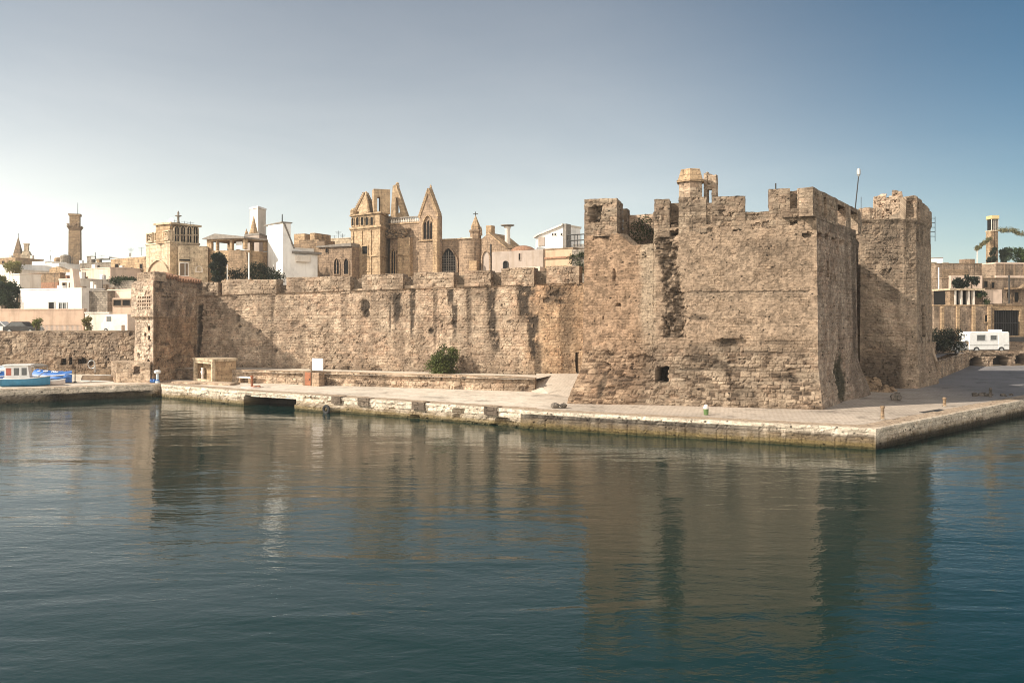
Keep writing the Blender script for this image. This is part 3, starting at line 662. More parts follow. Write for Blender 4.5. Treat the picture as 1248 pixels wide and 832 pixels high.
# ------------------------------------------------------------------ left bastion
K = Vector((-34.1, 78.0))
bp = [(-38.8, 92.0), (-36.75, 80.1), (-34.1, 78.0), (-33.3, 88.0), (-33.6, 92.0)]
BL = Fr(bp[1], bp[2]); BR = Fr(bp[2], bp[3])
bu = [0, (Vector(bp[1]) - Vector(bp[0])).length]; bu.append(bu[1] + BL.L); bu.append(bu[2] + BR.L)
def boff(U, Z):
    face = sstep(bu[1] - 4, bu[1] - .2, U) * sstep(bu[2] + 3.2, bu[2] + 1.2, U)
    return 0.38 * sstep(7.30, 7.42, Z) * face * sstep(11.0, 10.6, Z) + 0.02 * (9 - Z)
def bstyle(U, Z, h, col, joint, R):
    r1, r2, r3, f1, f2, f3 = R
    D = np.array(PAL['stain'])
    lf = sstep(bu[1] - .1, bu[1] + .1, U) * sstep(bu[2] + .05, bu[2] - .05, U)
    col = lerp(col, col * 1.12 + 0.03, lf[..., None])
    # pierced stone screen on the box: a lattice of small openings
    la = U - bu[1]; k0, k1 = 0.95, 3.05; z0, z1 = 8.05, 9.45
    ins = ((la > k0) & (la < k1) & (Z > z0) & (Z < z1))
    cell = (np.abs(((la - k0) / 0.35) % 1 - .5) < 0.24) & (np.abs(((Z - z0) / 0.35) % 1 - .5) < 0.24)
    h = np.where(ins, 0.0, h) - 0.12 * (ins & cell); col = tint(col, 0.3 * (ins & cell), (0.16, 0.10, 0.06))
    for da, z, r, s in ((0.75, 3.6, .24, 1), (2.5, 3.1, .26, 2), (2.6, 6.3, .2, 3), (2.6, 5.4, .16, 4), (1.9, 5.7, .14, 7)):
        m = blob(U, Z, bu[1] + da, z, r, r * 1.3, 500 + s); h = h - .25 * m; col = tint(col, .75 * m, D)
    for da, z, ru, rz, s, kk in ((1.1, 10.0, .9, .3, 11, .8), (3.2, 8.6, 1.2, .7, 12, .4), (7.3, 8.3, 1.0, 1.0, 13, .5), (2.0, 4.8, 1.1, .2, 14, .5), (5, 3.4, 1.6, .3, 15, .5), (8.7, 4.0, .8, .9, 16, .75), (3.4, 3.0, .8, .3, 17, .5)):
        m = blob(U, Z, bu[2] + da, z, ru, rz, 500 + s); h = h - .1 * m; col = tint(col, kk * m, D * 1.4)
    col = lerp(col, col * 1.16, sstep(bu[2], bu[2] + .1, U)[..., None]); rt = sstep(bu[2], bu[2] + .1, U) * sstep(7.5, 7.1, Z); col = lerp(col, col * np.array((.98, .86, .72)), (0.6 * rt)[..., None])  # flank colour raised in place of fill light on its shaded side
    return h, col
bast = thing('bastion', 'short stone bastion with a jutting box and pierced screen, left of the long wall', 'bastion', (-35.5, 83, 1))
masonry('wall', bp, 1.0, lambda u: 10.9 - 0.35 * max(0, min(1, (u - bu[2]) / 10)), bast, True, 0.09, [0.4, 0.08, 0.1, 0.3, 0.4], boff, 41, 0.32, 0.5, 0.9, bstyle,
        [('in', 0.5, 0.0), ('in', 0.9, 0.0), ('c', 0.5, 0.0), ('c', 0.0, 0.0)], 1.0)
rblock('parapet', bast, BL, 0.35, BL.L + .3, -1.1, 0.05, 10.8, BL.z(180, 331.5), 0.1, 51, 0.9, .3, .5, None, 1.05, .1)
rblock('parapet', bast, BR, 0.25, 4.4, -1.1, 0.02, 10.75, BR.z(200, 334), 0.1, 52, 0.9, .3, .5, None, .95, .1)
rblock('parapet', bast, BR, 4.3, 10.2, -1.2, 0.0, 10.4, BR.z(225, 342), 0.1, 53, 0.9, .3, .5, None, .95, .1)
tl = MB(); rs = random.Random(4)
for k in range(13):
    a0 = 2.6 + k * 0.56
    z = BR.z(215, 340) + rs.uniform(-.03, .03) + (0.12 if a0 < 4.3 else -0.1)
    p, q = Vector(BR.pt(a0, 0.25, z)), Vector(BR.pt(a0 + rs.uniform(-.1, .1), -1.3, z + 0.42))
    tl.tube(p, q, 0.21, 0.2, 9)
part('tile_coping', tl, 'tile', bast)
# square masonry plinth at its foot
PL = Fr((-38.9, 79.6), (-37.6, 77.5)); PR = Fr((-37.6, 77.5), (-34.0, 77.65))
pl = masonry('masonry_plinth', [(-37.9, 80.5), (-38.9, 79.6), (-37.4, 77.6), (-34.2, 77.45), (-34.4, 80)], 1.05, 3.15, None, True, 0.1, None, None, 61, 0.5, 0.8, 0.6,
             lambda U, Z, h, col, j, R: ((h - .2 * rect(U, Z, 5.5, 6.1, 2.0, 2.65)), tint(col, .8 * rect(U, Z, 5.5, 6.1, 2.0, 2.65), (.07, .05, .04))), CAPC, 1.1)
tag(pl, 'waist-high square stone plinth butting against the foot of the left bastion', 'plinth')
step = rblock('stone_bench', None, Fr((-33.5, 81.9), (-29.0, 80.0)), 0, 4.9, -.9, 0, 1.1, 2.25, .12, 63, .6, .4, 1.2, None, .8)
tag(step, 'low stone ledge in shade between the left bastion and the open hut', 'ledge')

# ------------------------------------------------------------------ the big tower
T3, T0, T1, T2, T2b = (7.3, 76.0), (5.3, 60.0), (20.7, 55.75), (27.75, 66.2), (28.2, 80.0)
TF, TR = Fr(T0, T1), Fr(T1, T2)
tu0 = (Vector(T0) - Vector(T3)).length; tu1 = tu0 + TF.L; tu2 = tu1 + TR.L
def t_top(u):
    if u < tu0: return 13.35
    a = u - tu0
    if a <= TF.L:
        z = 13.35 + 1.05 * a / TF.L
        c0, c1, c2 = TF.a(752), TF.a(770), TF.a(797)
        if c0 < a < c2: z -= 1.0 * min(1, (a - c0) / (c1 - c0))
        return z
    if u <= tu2: return 14.4
    return 14.0
def toff(U, Z):
    fl = 0.30 + 0.75 * sstep(tu0 + 6.5, tu0 - 0.5, U) * sstep(tu0 - 14, tu0 - 1, U) + 0.6 * sstep(tu1 + 6, tu2 - 1, U) * sstep(tu2 + 8, tu2 + 1, U)
    return 0.014 * (14 - Z) + fl * sstep(4.8, 1.0, Z) ** 1.3
def tstyle(U, Z, h, col, joint, R):
    r1, r2, r3, f1, f2, f3 = R
    a = lambda px: tu0 + TF.a(px)
    z = TF.z
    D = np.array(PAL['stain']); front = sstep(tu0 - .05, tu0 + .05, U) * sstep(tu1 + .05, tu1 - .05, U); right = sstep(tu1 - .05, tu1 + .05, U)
    # upper part: weathered small rubble under old mortar; lower part: big coursed blocks
    up = sstep(4.6, 6.2, Z + 1.4 * (f1 - .5)) * front
    h = h * (1 - 0.68 * up); col = lerp(col, np.array((0.47, 0.345, 0.245)) * (0.72 + 0.56 * f2[..., None]), (0.72 * up)[..., None])
    pk = sstep(.5, .62, fbm(U * 5, Z * 5, 2, 77)); col = col * (1 - 0.3 * up * pk)[..., None]; h = h - .02 * up * pk
    lo = sstep(5.4, 4.4, Z + 0.8 * (f1 - .5)) * front
    h = h * (1 + 0.5 * lo); dkst = ((r2 > 0.63) & (joint > .4)) * lo * sstep(.42, .58, fbm(U * .45 + 4, Z * .8, 3, 78)); col = tint(col, 0.85 * dkst, (0.085, 0.062, 0.045))
    # left third is rosier
    col = lerp(col, col * np.array((1.05, .93, .84)), (0.7 * sstep(a(800), a(770), U) * sstep(tu0 - .1, tu0, U))[..., None])
    # pale rendered strip beside the ruin scar
    m = sstep(a(779), a(785), U + .5 * (f2 - .5)) * sstep(a(802), a(796), U + .5 * (f3 - .5)) * sstep(z(790, 440), z(790, 380), Z) * front
    col = tint(col, .55 * m, (0.56, 0.45, 0.33))
    # the scar: collapsed facing, rubble core showing
    for (x0, y0, r0), (x1, y1, r1_) in (((812, 284, 14), (812, 300, 12)), ((812, 300, 12), (815, 325, 10)), ((815, 325, 10), (820, 350, 12)), ((820, 350, 12), (823, 385, 14)), ((823, 385, 14), (821, 411, 14))):
        c0, c1 = z(815, y1), z(815, y0); t = np.clip((c1 - Z) / (c1 - c0), 0, 1)
        uc = a(x0) + (a(x1) - a(x0)) * t; w = (r0 + (r1_ - r0) * t) * .058
        m = sstep(1.15, .7, np.abs(U - uc + .5 * (f3 - .5)) / w + .6 * (f2 - .5)) * ((Z >= c0) & (Z < c1))
        h = h - m * (0.20 + .5 * (f2 - .5) + .4 * (r1 - .5)); col = tint(col, .8 * m * sstep(.3, .55, f3 + .25 * (f2 - .5) + .08), (0.10, 0.075, 0.055))
    # row of broken corbel slots below the parapet
    for x0, x1, y in ((717, 739, 281), (724, 742, 288), (806, 826, 284), (839, 851, 280), (855, 867, 281), (877, 890, 276), (895, 905, 277), (917, 925, 275), (929, 942, 274), (960, 978, 271), (978, 990, 287)):
        m = rect(U, Z, a(x0), a(x1), z(x0, y + 2.5), z(x0, y - 2), .14, int(x0)); h = h - .4 * m; col = tint(col, .5 * m, D)
    for x0, x1, y0, y1 in ((748, 750.5, 328, 342), (735, 737, 386, 389), (752, 757, 370, 373)):
        m = rect(U, Z, a(x0), a(x1), z(x0, y1), z(x0, y0), .02); h = h - .5 * m
    hole = rect(U, Z, a(801), a(815), z(808, 465), z(808, 447), .03); h = h * (1 - hole) - 1.0 * hole; col = tint(col, hole, (.02, .016, .012))
    # ledge line and the shelf, black just below it
    m = rect(U, Z, a(838), a(986), z(900, 357), z(900, 354.8), .03); h = h - .06 * m; col = tint(col, .6 * m, (.13, .10, .075))
    m = rect(U, Z, a(838), a(986), z(900, 364), z(900, 355), .2); col = tint(col, .22 * m, (.2, .16, .12))
    m = rect(U, Z, a(872), a(901), z(885, 413), z(885, 409), .05); h = h + .32 * m
    col = tint(col, .8 * blob(U, Z, a(888), z(888, 417), .85, .42, 81), D)
    for px, py, rx, rz, s, k in ((868, 424, 2.2, .5, 1, .35), (857, 436, 1.3, .35, 2, .75), (872, 443, 1.2, .35, 3, .7), (885, 449, 1.8, .25, 4, .5), (855, 387, 1.0, .25, 5, .6), (930, 430, 1.7, .2, 6, .6), (945, 417, 1.6, .22, 7, .55), (910, 395, .8, .15, 8, .45),
                         (742, 470, .28, 1.1, 9, .75), (765, 462, 1.1, .4, 10, .45), (905, 482, 1.0, .7, 11, .5), (960, 461, 1.0, .3, 12, .6), (970, 478, 1.2, .25, 13, .5), (845, 450, 1.2, .15, 14, .7), (780, 452, 1.2, .3, 15, .35), (960, 320, 2.2, 1.4, 16, .2), (940, 300, 2.5, .7, 17, .3)):
        m = blob(U, Z, a(px), z(px, py), rx, rz, 600 + s); col = tint(col, k * m, D * 1.3); h = h - .05 * k * m
    # east side: pale mortar, its colour also raised to make up for shade
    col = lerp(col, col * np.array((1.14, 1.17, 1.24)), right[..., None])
    ar = lambda px: tu1 + TR.a(px)
    m = blob(U, Z, ar(1020), 2.8, 1.7, 2.2, 91); col = tint(col, .85 * m, (.035, .038, .022)); h = h - .1 * m
    m = streak(U, Z, ar(1040), 14, 4, 1.0, 92); col = tint(col, .6 * m * right, D)
    m = rect(U, Z, ar(1007), ar(1010), 10.3, 11.4, .02); h = h - .5 * m
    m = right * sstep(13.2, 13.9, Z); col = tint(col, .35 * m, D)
    for k in range(5):
        m = rect(U, Z, ar(996 + 9 * k), ar(1001 + 9 * k), 12.9, 13.25, .15, k); h = h - .35 * m
    return h, col
tower = thing('stone_tower', 'massive square stone tower with broken battlements and a dark vertical scar down its face', 'tower', (16, 64, 1.2))
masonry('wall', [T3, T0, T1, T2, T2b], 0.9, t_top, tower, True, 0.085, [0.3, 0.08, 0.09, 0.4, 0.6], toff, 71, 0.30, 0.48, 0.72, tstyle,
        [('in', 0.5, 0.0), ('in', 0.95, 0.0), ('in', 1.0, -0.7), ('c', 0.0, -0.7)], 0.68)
def mer(p0, p1, yt, yb, b0=-1.5, b1=0.0, seed=0, fr=TF, name='merlon', br=.74, amp=.75, rt=.08, owner=None, st=None):
    zt = fr.z((p0 + p1) / 2, yt); zb = fr.z((p0 + p1) / 2, yb)
    return rblock(name, owner or tower, fr, fr.a(p0), fr.a(p1), b0, b1, zb, zt, 0.085, 700 + seed, amp, .36, .6, st or mstyle(seed), br, rt)
def notch(U, Z, h, col, joint, R):
    m = rect(U, Z, .35, 1.25, 14.4, 15.5, .12); return h - .5 * m, tint(col, .6 * m, (.08, .065, .05))
mer(712, 752, 242, 288, -3.2, 0, 1, st=notch); mer(752, 757, 247, 287, -5.0, -3.1, 2)
mer(797, 816, 243, 289, seed=3); mer(816, 827, 246, 270, -1.6, -0.7, 4, name='crenel_sill', br=.6); mer(827, 861, 240, 284, seed=5)
mer(868, 908.5, 239, 280, seed=6); mer(861, 869, 262, 284, -1.5, -.2, 7, name='crenel_sill'); mer(908, 938, 258, 280, -1.5, -.1, 8, name='crenel_sill')
mer(937, 963, 230, 276, seed=9); mer(962, 974, 231, 272, -1.5, -.5, 10); mer(972, 990.5, 229, 280, -1.5, .03, 11, br=1.05)
mer(953, 977, 255, 265, -.5, .3, 12, name='corbel', rt=.03)
mer(790, 868, 250, 285, -4.4, -3.4, 13, name='inner_wall'); mer(757, 797, 252, 292, -5.4, -4.6, 14, name='inner_wall', br=1.1)
mer(806, 870, 238, 275, -5.6, -4.5, 15, name='inner_wall')
# east parapet with three tall gaps
for i, (p0, p1) in enumerate(((990.5, 1004), (1008, 1021), (1031, 1037), (1046, 1049))):
    rblock('merlon', tower, TR, TR.a(p0), TR.a(p1), -.9, 0.0, 14.2, 16.15 - .1 * (i > 1), .1, 730 + i, .8, .36, .6, mstyle(i), .82, .05)
rblock('merlon', tower, TR, TR.a(1003), TR.a(1009), -.9, -.35, 14.2, 16.1, .12, 735, .8, .36, .6, None, .9, .04)
rblock('parapet_cap', tower, TR, TR.a(1004), TR.a(1049), -.8, -.05, 15.85, 16.2, .12, 736, .6, .36, .9, None, .8, .04)
rblock('inner_wall', tower, Fr((21.5, 76.0), (27.5, 71.5)), 0, 7.5, -1, 0, 13.6, 16.3, .15, 737, .9, .36, .6, None, 1.15, .2)
cable = MB(); cable.tube((TF.pt(TF.a(946), -.8, 16.2)), (TF.pt(TF.a(946), -.8, 16.75)), .05, .05, 8); part('pipe_stub', cable, 'iron', tower)
creep = [((X(px, 62.2), 62.2 + rr, Zp(py, 62.2)), .45) for px, py, rr in ((776, 275, 0), (782, 283, -.3), (790, 279, .2), (787, 268, .4), (793, 288, -.4), (771, 288, -.2), (779, 292, -.5))]
foliage('creeper', creep, 800, 0.14, (0.012, 0.02, 0.008), (0.05, 0.075, 0.02), 81, tower)

# hexagonal stone turret standing on the tower's roof
tt = thing('roof_turret', 'small stone turret with a sloped stone roof standing on top of the big square tower', 'turret', (X(842, 65), 65, 15.5))
cx_, cy_ = X(842, 65.5), 65.6
hexp = [(cx_ + 1.02 * math.cos(math.radians(k)), cy_ + 1.0 * math.sin(math.radians(k))) for k in (195, 255, 315, 15, 75, 135)]
masonry('wall', hexp, 15.4, Zp(219, 64.6), tt, True, .09, None, None, 85, .3, .5, .5, None, CAPC, .95)
mb = MB(); zb_, zt_ = Zp(220, 64.6), Zp(204.5, 64.6)
for r0, r1, z0, z1 in ((1.22, 1.22, zb_ - .05, zb_ + .14), (1.12, .84, zb_ + .142, zt_)):
    vs = [(cx_ + r0 * math.cos(math.radians(k)), cy_ + r0 * math.sin(math.radians(k)), z0) for k in (195, 255, 315, 15, 75, 135)] + [(cx_ + r1 * math.cos(math.radians(k)), cy_ + r1 * math.sin(math.radians(k)), z1) for k in (195, 255, 315, 15, 75, 135)]
    mb.add(vs, [(k, (k + 1) % 6, (k + 1) % 6 + 6, k + 6) for k in range(6)] + [(5, 4, 3, 2, 1, 0), (6, 7, 8, 9, 10, 11)])
part('roof', mb, 'tan', tt, bevel=.02)
FRU = Fr((X(857.5, 66.5), 66.5), (X(872, 66), 66))
rblock('ruined_arch', tt, FRU, 0, .28, -.6, 0, 15.0, 19.1, .09, 86, .8, .3, .4, None, 1.0, .3)
rblock('ruined_arch', tt, FRU, .65, 1.0, -.6, 0, 14.0, 18.85, .09, 87, .8, .3, .4, None, 1.05, .3)
rblock('ruined_arch', tt, FRU, .0, .66, -.5, -.05, 17.7, 19.0, .09, 88, .8, .3, .4, None, .9, .35)
rblock('ruined_arch', tt, FRU, -1.2, .9, -.9, .3, 14.6, 16.6, .09, 89, .8, .3, .5, None, .85, .25)

# ------------------------------------------------------------------ second tower and the link wall
q = [(30.2, 87.0), (30.7, 72.2), (34.2, 71.7), (35.4, 71.9), (39.4, 77.2), (40.2, 87.0)]
ql = [0]
for i in range(len(q)): ql.append(ql[-1] + (Vector(q[(i + 1) % 6]) - Vector(q[i])).length)
QF, QR = Fr(q[1], q[2]), Fr(q[3], q[4])
def q_top(u):
    if ql[1] - 3 < u < ql[2] + .2: return 16.0
    if ql[2] <= u <= ql[5]: return 18.0 - 0.8 * max(0, (u - ql[3]) / (ql[4] - ql[3])) ** 1.6 if u < ql[4] else 17.2
    return 16.8
def qoff(U, Z): return 0.012 * (16 - Z) + (0.15 + .35 * sstep(ql[3], ql[4], U)) * sstep(4.2, 1.0, Z) + .1 * sstep(15.6, 15.9, Z)
def qtstyle(U, Z, h, col, joint, R):
    r1, r2, r3, f1, f2, f3 = R; D = np.array(PAL['stain'])
    col = lerp(col, np.array((0.36, 0.275, 0.2)) * (.75 + .5 * f2[..., None]), .35)
    band = sstep(13.4, 14.2, Z + .8 * (f1 - .5)) * sstep(16.2, 15.7, Z); col = tint(col, .5 * band * sstep(.4, .6, f2), D); h = h - .1 * band * f3
    lo = sstep(6.2, 5.6, Z) * sstep(4.4, 5.0, Z); m = ((r2 > .6) & (joint > .4)) * sstep(ql[2] + .5, ql[2] + 2, U) * lo; col = tint(col, .7 * m, D)
    lf = sstep(ql[2], ql[2] - .5, U); col = tint(col, .6 * lf * sstep(5, 3, Z + 2 * (f1 - .5)), D); col = tint(col, .45 * lf * sstep(.45, .6, fbm(U * .5, Z * .3, 3, 95)), D)
    a = lambda px: ql[3] + QR.a(px); b = lambda px: ql[1] + QF.a(px)
    m = rect(U, Z, a(1122.5), a(1126), QR.z(1124, 410), QR.z(1124, 372), .03); h = h - .6 * m; col = tint(col, m, (.02, .016, .012))
    m = rect(U, Z, b(1097.5), b(1101.5), 15.95, 18.5, .03); h = h - .5 * m
    for da, s in ((.1, 1), (1.3, 2)):
        u0 = ql[2] + da
        arch = (np.abs(U - u0 - .55) < .42 - .25 * np.clip(Z - 16.9, 0, 1)) & (Z > 16.1) & (Z < 17.5); h = h - .3 * arch; col = tint(col, .25 * arch, D)
    m = rect(U, Z, a(1118), a(1120), 14, 17, .05); h = h - .15 * m
    m = rect(U, Z, b(1074), b(1084), QF.z(1079, 338), QF.z(1079, 330), .25); h = h - .15 * m; col = tint(col, .5 * m, D)
    return h, col
tow2 = thing('corner_tower', 'shaded rounded stone tower with a ruined crown standing right of the big square tower', 'tower', (35, 79, 1.2))
masonry('wall', q, 0.9, q_top, tow2, True, 0.09, [0.4, 0.085, 0.085, 0.085, 0.3, 0.6], qoff, 73, 0.30, 0.46, 0.75, qtstyle,
        [('in', 0.5, 0.0), ('in', 0.95, 0.0), ('in', 1.0, -1.2), ('c', 0.0, -1.2)], .78, rough_top=.18)
QI = Fr((X(1062, 78.5), 78.5), (X(1101, 77.5), 77.5))
def rag(u0, u1): return lambda U, Z, h, col, j, R: (h + .25 * (R[4] - .5) - .18 * (R[1] > .8), col)
for a0, a1, z0, zt, s in ((.2, 1.3, 14.8, 19.0, 1), (1.1, 2.0, 14.8, 18.7, 2), (1.8, 2.7, 14.8, 19.3, 3), (-.4, .5, 14.8, 17.2, 4), (2.5, 3.4, 14.8, 17.9, 5)):
    rblock('ruined_crown', tow2, QI, a0, a1, -.9, .06 * s, z0, zt, .09, 760 + s, 1.3, .26, .4, rag(a0, a1), 1.15, .4)
rblock('inner_wall', tow2, QF, 0.1, 1.9, -1.4, -.5, 15.4, QF.z(1065, 252), .1, 768, .9, .3, .5, None, 1.1, .15)
lad = MB()
ladF = Fr((X(1133, 79), 79), (X(1142, 79.2), 79.2))
for k in range(5): lad.tube(ladF.pt(-.2, 0, Zp(266 + 5.5 * k, 79)), ladF.pt(.62, 0, Zp(266 + 5.5 * k, 79)), .03, .03, 6)
lad.tube(ladF.pt(.62, 0, Zp(294, 79)), ladF.pt(.62, 0, Zp(264, 79)), .03, .03, 6)
part('iron_bracket', lad, 'iron', tow2)
lw = Fr((26.8, 75.0), (32.6, 75.3))
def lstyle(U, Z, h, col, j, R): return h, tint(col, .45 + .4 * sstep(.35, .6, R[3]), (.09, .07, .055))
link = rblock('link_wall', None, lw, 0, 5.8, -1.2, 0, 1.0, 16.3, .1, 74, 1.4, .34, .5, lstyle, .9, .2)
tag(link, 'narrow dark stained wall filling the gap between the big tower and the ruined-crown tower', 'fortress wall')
ant = thing('antenna_mast', 'thin leaning mast with a small lamp head on the wall between the two towers', 'mast', (X(1040, 72), 72, 15.5))
mb = MB(); p0, p1 = Vector((X(1040, 72), 72, 15.3)), Vector((X(1046.5, 72), 72, Zp(214, 72)))
mb.tube(p0, p1, .06, .045, 8); mb.tube((X(1049.5, 72), 72, 15.3), (X(1049.5, 72), 72, Zp(240, 72)), .025, .025, 6)
part('pole', mb, 'iron', ant)
mb = MB(); mb.lathe(p1, [(.05, -.1), (.16, .1), (.17, .45), (.1, .62)], 10); part('lamp_head', mb, 'steel', ant)

def rock(mb, c, r, rs, flat=.7):
    vs = []; n, m = 9, 5
    for i in range(m + 1):
        ph = math.pi * i / m
        for k in range(n):
            a = 2 * math.pi * k / n; rr = r * (0.75 + .5 * rs.random())
            vs.append((c[0] + rr * math.sin(ph) * math.cos(a), c[1] + rr * math.sin(ph) * math.sin(a), c[2] + flat * rr * math.cos(ph)))
    fs = [(i * n + k, (i + 1) * n + k, (i + 1) * n + (k + 1) % n, i * n + (k + 1) % n) for i in range(m) for k in range(n)]
    mb.add(vs, fs)
mb = MB(); rs = random.Random(8)
for k in range(150):
    t = rs.random(); x = 27.2 + 4.6 * t + rs.uniform(-.6, .6); y = 67.6 + 6.2 * rs.random() ** .8
    zz = QZ + max(0, (y - 68.2) * .33) * (1.1 - .6 * abs(t - .4)) * (.5 + .6 * rs.random()); rock(mb, (x, y, zz - .1), rs.uniform(.12, .5), rs)
tag(part('rubble', mb, 'brown'), 'heap of fallen stones at the foot of the gap between the two towers', 'rubble', kind='stuff')

# ------------------------------------------------------------------ builders for the town
def foot(mb, pts, z0, z1, s0=1.0, s1=1.0):
    n = len(pts); cx = sum(p[0] for p in pts) / n; cy = sum(p[1] for p in pts) / n
    vs = [(cx + (p[0] - cx) * s0, cy + (p[1] - cy) * s0, z0) for p in pts] + [(cx + (p[0] - cx) * s1, cy + (p[1] - cy) * s1, z1) for p in pts]
    return mb.add(vs, [tuple(range(n - 1, -1, -1)), tuple(range(n, 2 * n))] + [(k, (k + 1) % n, (k + 1) % n + n, k + n) for k in range(n)])
def quad3(A, B, C):
    A, B, C = (Vector(p) for p in (A, B, C)); return [A, B, C, A + C - B]
def Q(px, d): return Vector((X(px, d), d))
def house(name, label, cat, p0, d0, p1, d1, yt, zb, depth, mat, coping='same', group=None, ch=.18, holder=None):
    fr = FP(p0, d0, p1, d1); zt = fr.z((p0 + p1) / 2, yt)
    t = holder or thing(name, label, cat, (*(fr.o + fr.t * fr.L / 2), zb), group)
    mb = MB().fbox(fr, 0, fr.L, -depth, 0, zb, zt); part('wall', mb, mat, t, bevel=.03)
    if coping:
        mb = MB().fbox(fr, -.07, fr.L + .07, -depth - .07, .07, zt + .003, zt + ch); part('coping', mb, mat if coping == 'same' else coping, t, bevel=.03)
    return t, fr, zt
def ring_rect(a0, a1, z0, z1): return [(a0, z0), (a1, z0), (a1, z1), (a0, z1)]
def arch_pts(a0, a1, z0, z1, pointed=True, n=7):
    w = a1 - a0; c = (a0 + a1) / 2; rise = min((0.85 if pointed else 0.5) * w, (z1 - z0) * .8); zs = z1 - rise
    pts = [(a0, z0), (a1, z0)]
    for k in range(n + 1):
        t = k / n
        x, y = ((1 - t ** 1.7) if pointed else math.cos(t * math.pi / 2)), ((1 - (1 - t) ** 1.35) if pointed else math.sin(t * math.pi / 2))
        pts.append((c + x * w / 2, zs + y * rise))
    for k in range(n - 1, -1, -1):
        t = k / n
        x, y = ((1 - t ** 1.7) if pointed else math.cos(t * math.pi / 2)), ((1 - (1 - t) ** 1.35) if pointed else math.sin(t * math.pi / 2))
        pts.append((c - x * w / 2, zs + y * rise))
    return pts
def grow(poly, k):
    ca = sum(p[0] for p in poly) / len(poly); cz = sum(p[1] for p in poly) / len(poly)
    wa = max(abs(p[0] - ca) for p in poly); wz = max(abs(p[1] - cz) for p in poly)
    return [(ca + (a - ca) * (1 + k / wa), cz + (z - cz) * (1 + k / wz)) for a, z in poly]
def win(t, fr, p0, p1, y0, y1, pane='glass', frame='wood', shape='rect', fw=.12, b=.1, name='window', mull=0, sill=True):
    a0, a1 = fr.a(p0), fr.a(p1); z0, z1 = fr.z((p0 + p1) / 2, y1), fr.z((p0 + p1) / 2, y0)
    po = ring_rect(a0, a1, z0, z1) if shape == 'rect' else arch_pts(a0, a1, z0, z1, shape == 'pointed')
    fo = grow(po, fw)
    mb = MB().ring(fr, fo, po, -.02, b)
    for k in range(mull):
        am = a0 + (a1 - a0) * (k + 1) / (mull + 1); mb.fbox(fr, am - .05, am + .05, .012, b * .8, z0, z1 - (0 if shape == 'rect' else .25 * (a1 - a0)))
    f = part(name, mb, frame, t)
    part('pane', MB().prism(fr, po, -.02, .01), pane, f)
    if sill and shape == 'rect': part('sill', MB().fbox(fr, a0 - fw - .06, a1 + fw + .06, -.02, b + .08, z0 - fw - .1, z0 - fw - .003), frame, f)
    return f
def dish(t, c, r, aim):
    mb = MB(); c = Vector(c); q = Vector(aim).to_track_quat('Z', 'Y'); n = 14
    vs = [c + q @ Vector((0, 0, -.12 * r))]
    for k in range(n):
        a = 2 * math.pi * k / n; vs.append(c + q @ Vector((r * math.cos(a), r * math.sin(a), .15 * r)))
    mb.add(vs, [(0, 1 + k, 1 + (k + 1) % n) for k in range(n)]); mb.tube(c, c - Vector((0, 0, 1.2 * r)), .04, .04, 6); mb.tube(c, c + q @ Vector((0, 0, r * .7)), .02, .02, 5)
    return part('satellite_dish', mb, 'steel', t)
def antenna(t, p, h):
    mb = MB(); p = Vector(p); mb.tube(p, p + Vector((0, 0, h)), .035, .03, 6)
    for k, l in enumerate((.5, .4, .3)): mb.tube(p + Vector((-l, 0, h - .15 - .2 * k)), p + Vector((l, 0, h - .15 - .2 * k)), .015, .015, 5)
    return part('antenna', mb, 'iron', t)

# ------------------------------------------------------------------ left: harbour wall, street and houses climbing the hill
HWF = FP(-60, 90.3, 166, 88.6)
def hwstyle(U, Z, h, col, j, R):
    a = HWF.a; D = np.array(PAL['stain'])
    rr = sstep(a(120), a(130), U) * (U < HWF.L); col = tint(col, .55 * rr * sstep(.4, .55, R[3]), (.13, .10, .08)); h = h * (1 + .5 * rr)
    col = tint(col, .45 * sstep(4.0, 2.2, Z + (R[3] - .5)) * (1 - rr), (.20, .135, .085))
    for x0, x1, y0, y1 in ((74, 80, 437, 444), (84, 86.5, 436, 444), (95, 105, 437, 443)):
        m = rect(U, Z, a(x0), a(x1), HWF.z(x0, y1), HWF.z(x0, y0), .03); h = h - .6 * m; col = tint(col, m, (.025, .02, .015))
    m = rect(U, Z, a(70), a(109), HWF.z(90, 451), HWF.z(90, 435.5), .08) ; col = tint(col, .3 * m, D)
    m = blob(U, Z, a(111.5), HWF.z(111, 441), .35, .45, 12); h = h - .3 * m; col = tint(col, .8 * m, D)
    return h, col
hw = masonry('harbour_wall', [HWF.pt(0, 0, 0), HWF.pt(HWF.L, 0, 0), HWF.pt(HWF.L, -1, 0), HWF.pt(0, -1, 0)], 0.9, lambda u: HWF.z(80, 406) + .25 * vnoise(u * .8, u * 0, 3), None, True, .13, [.13, .5, .6, .5],
             None, 101, .32, .5, 1.1, hwstyle, CAPC, .78, rough_top=.12)
tag(hw, 'long brown rubble quay wall with two small dark openings behind the blue boats', 'stone wall')
t, fr, zt = house('street_wall', 'long low pinkish rendered wall along the street in front of the white house with two windows', 'wall', -60, 103, 102, 100.5, 378, 5.3, .5, 'pink', group=None)
t, fr, zt = house('street_wall', 'short buff wall between the pinkish street wall and the parked white van', 'wall', 103.5, 100, 133, 99.5, 382, 5.3, .5, 'offwhite')
t, fr, zt = house('white_house', 'flat roofed white cube house with two small dark windows above the pinkish street wall', 'house', 25, 110, 99.5, 106, 353, 7.0, 7, 'white')
win(t, fr, 60, 66.5, 368.5, 378.5, 'dark', 'steel'); win(t, fr, 72.5, 81.5, 369, 378.5, 'glass', 'steel', mull=1)
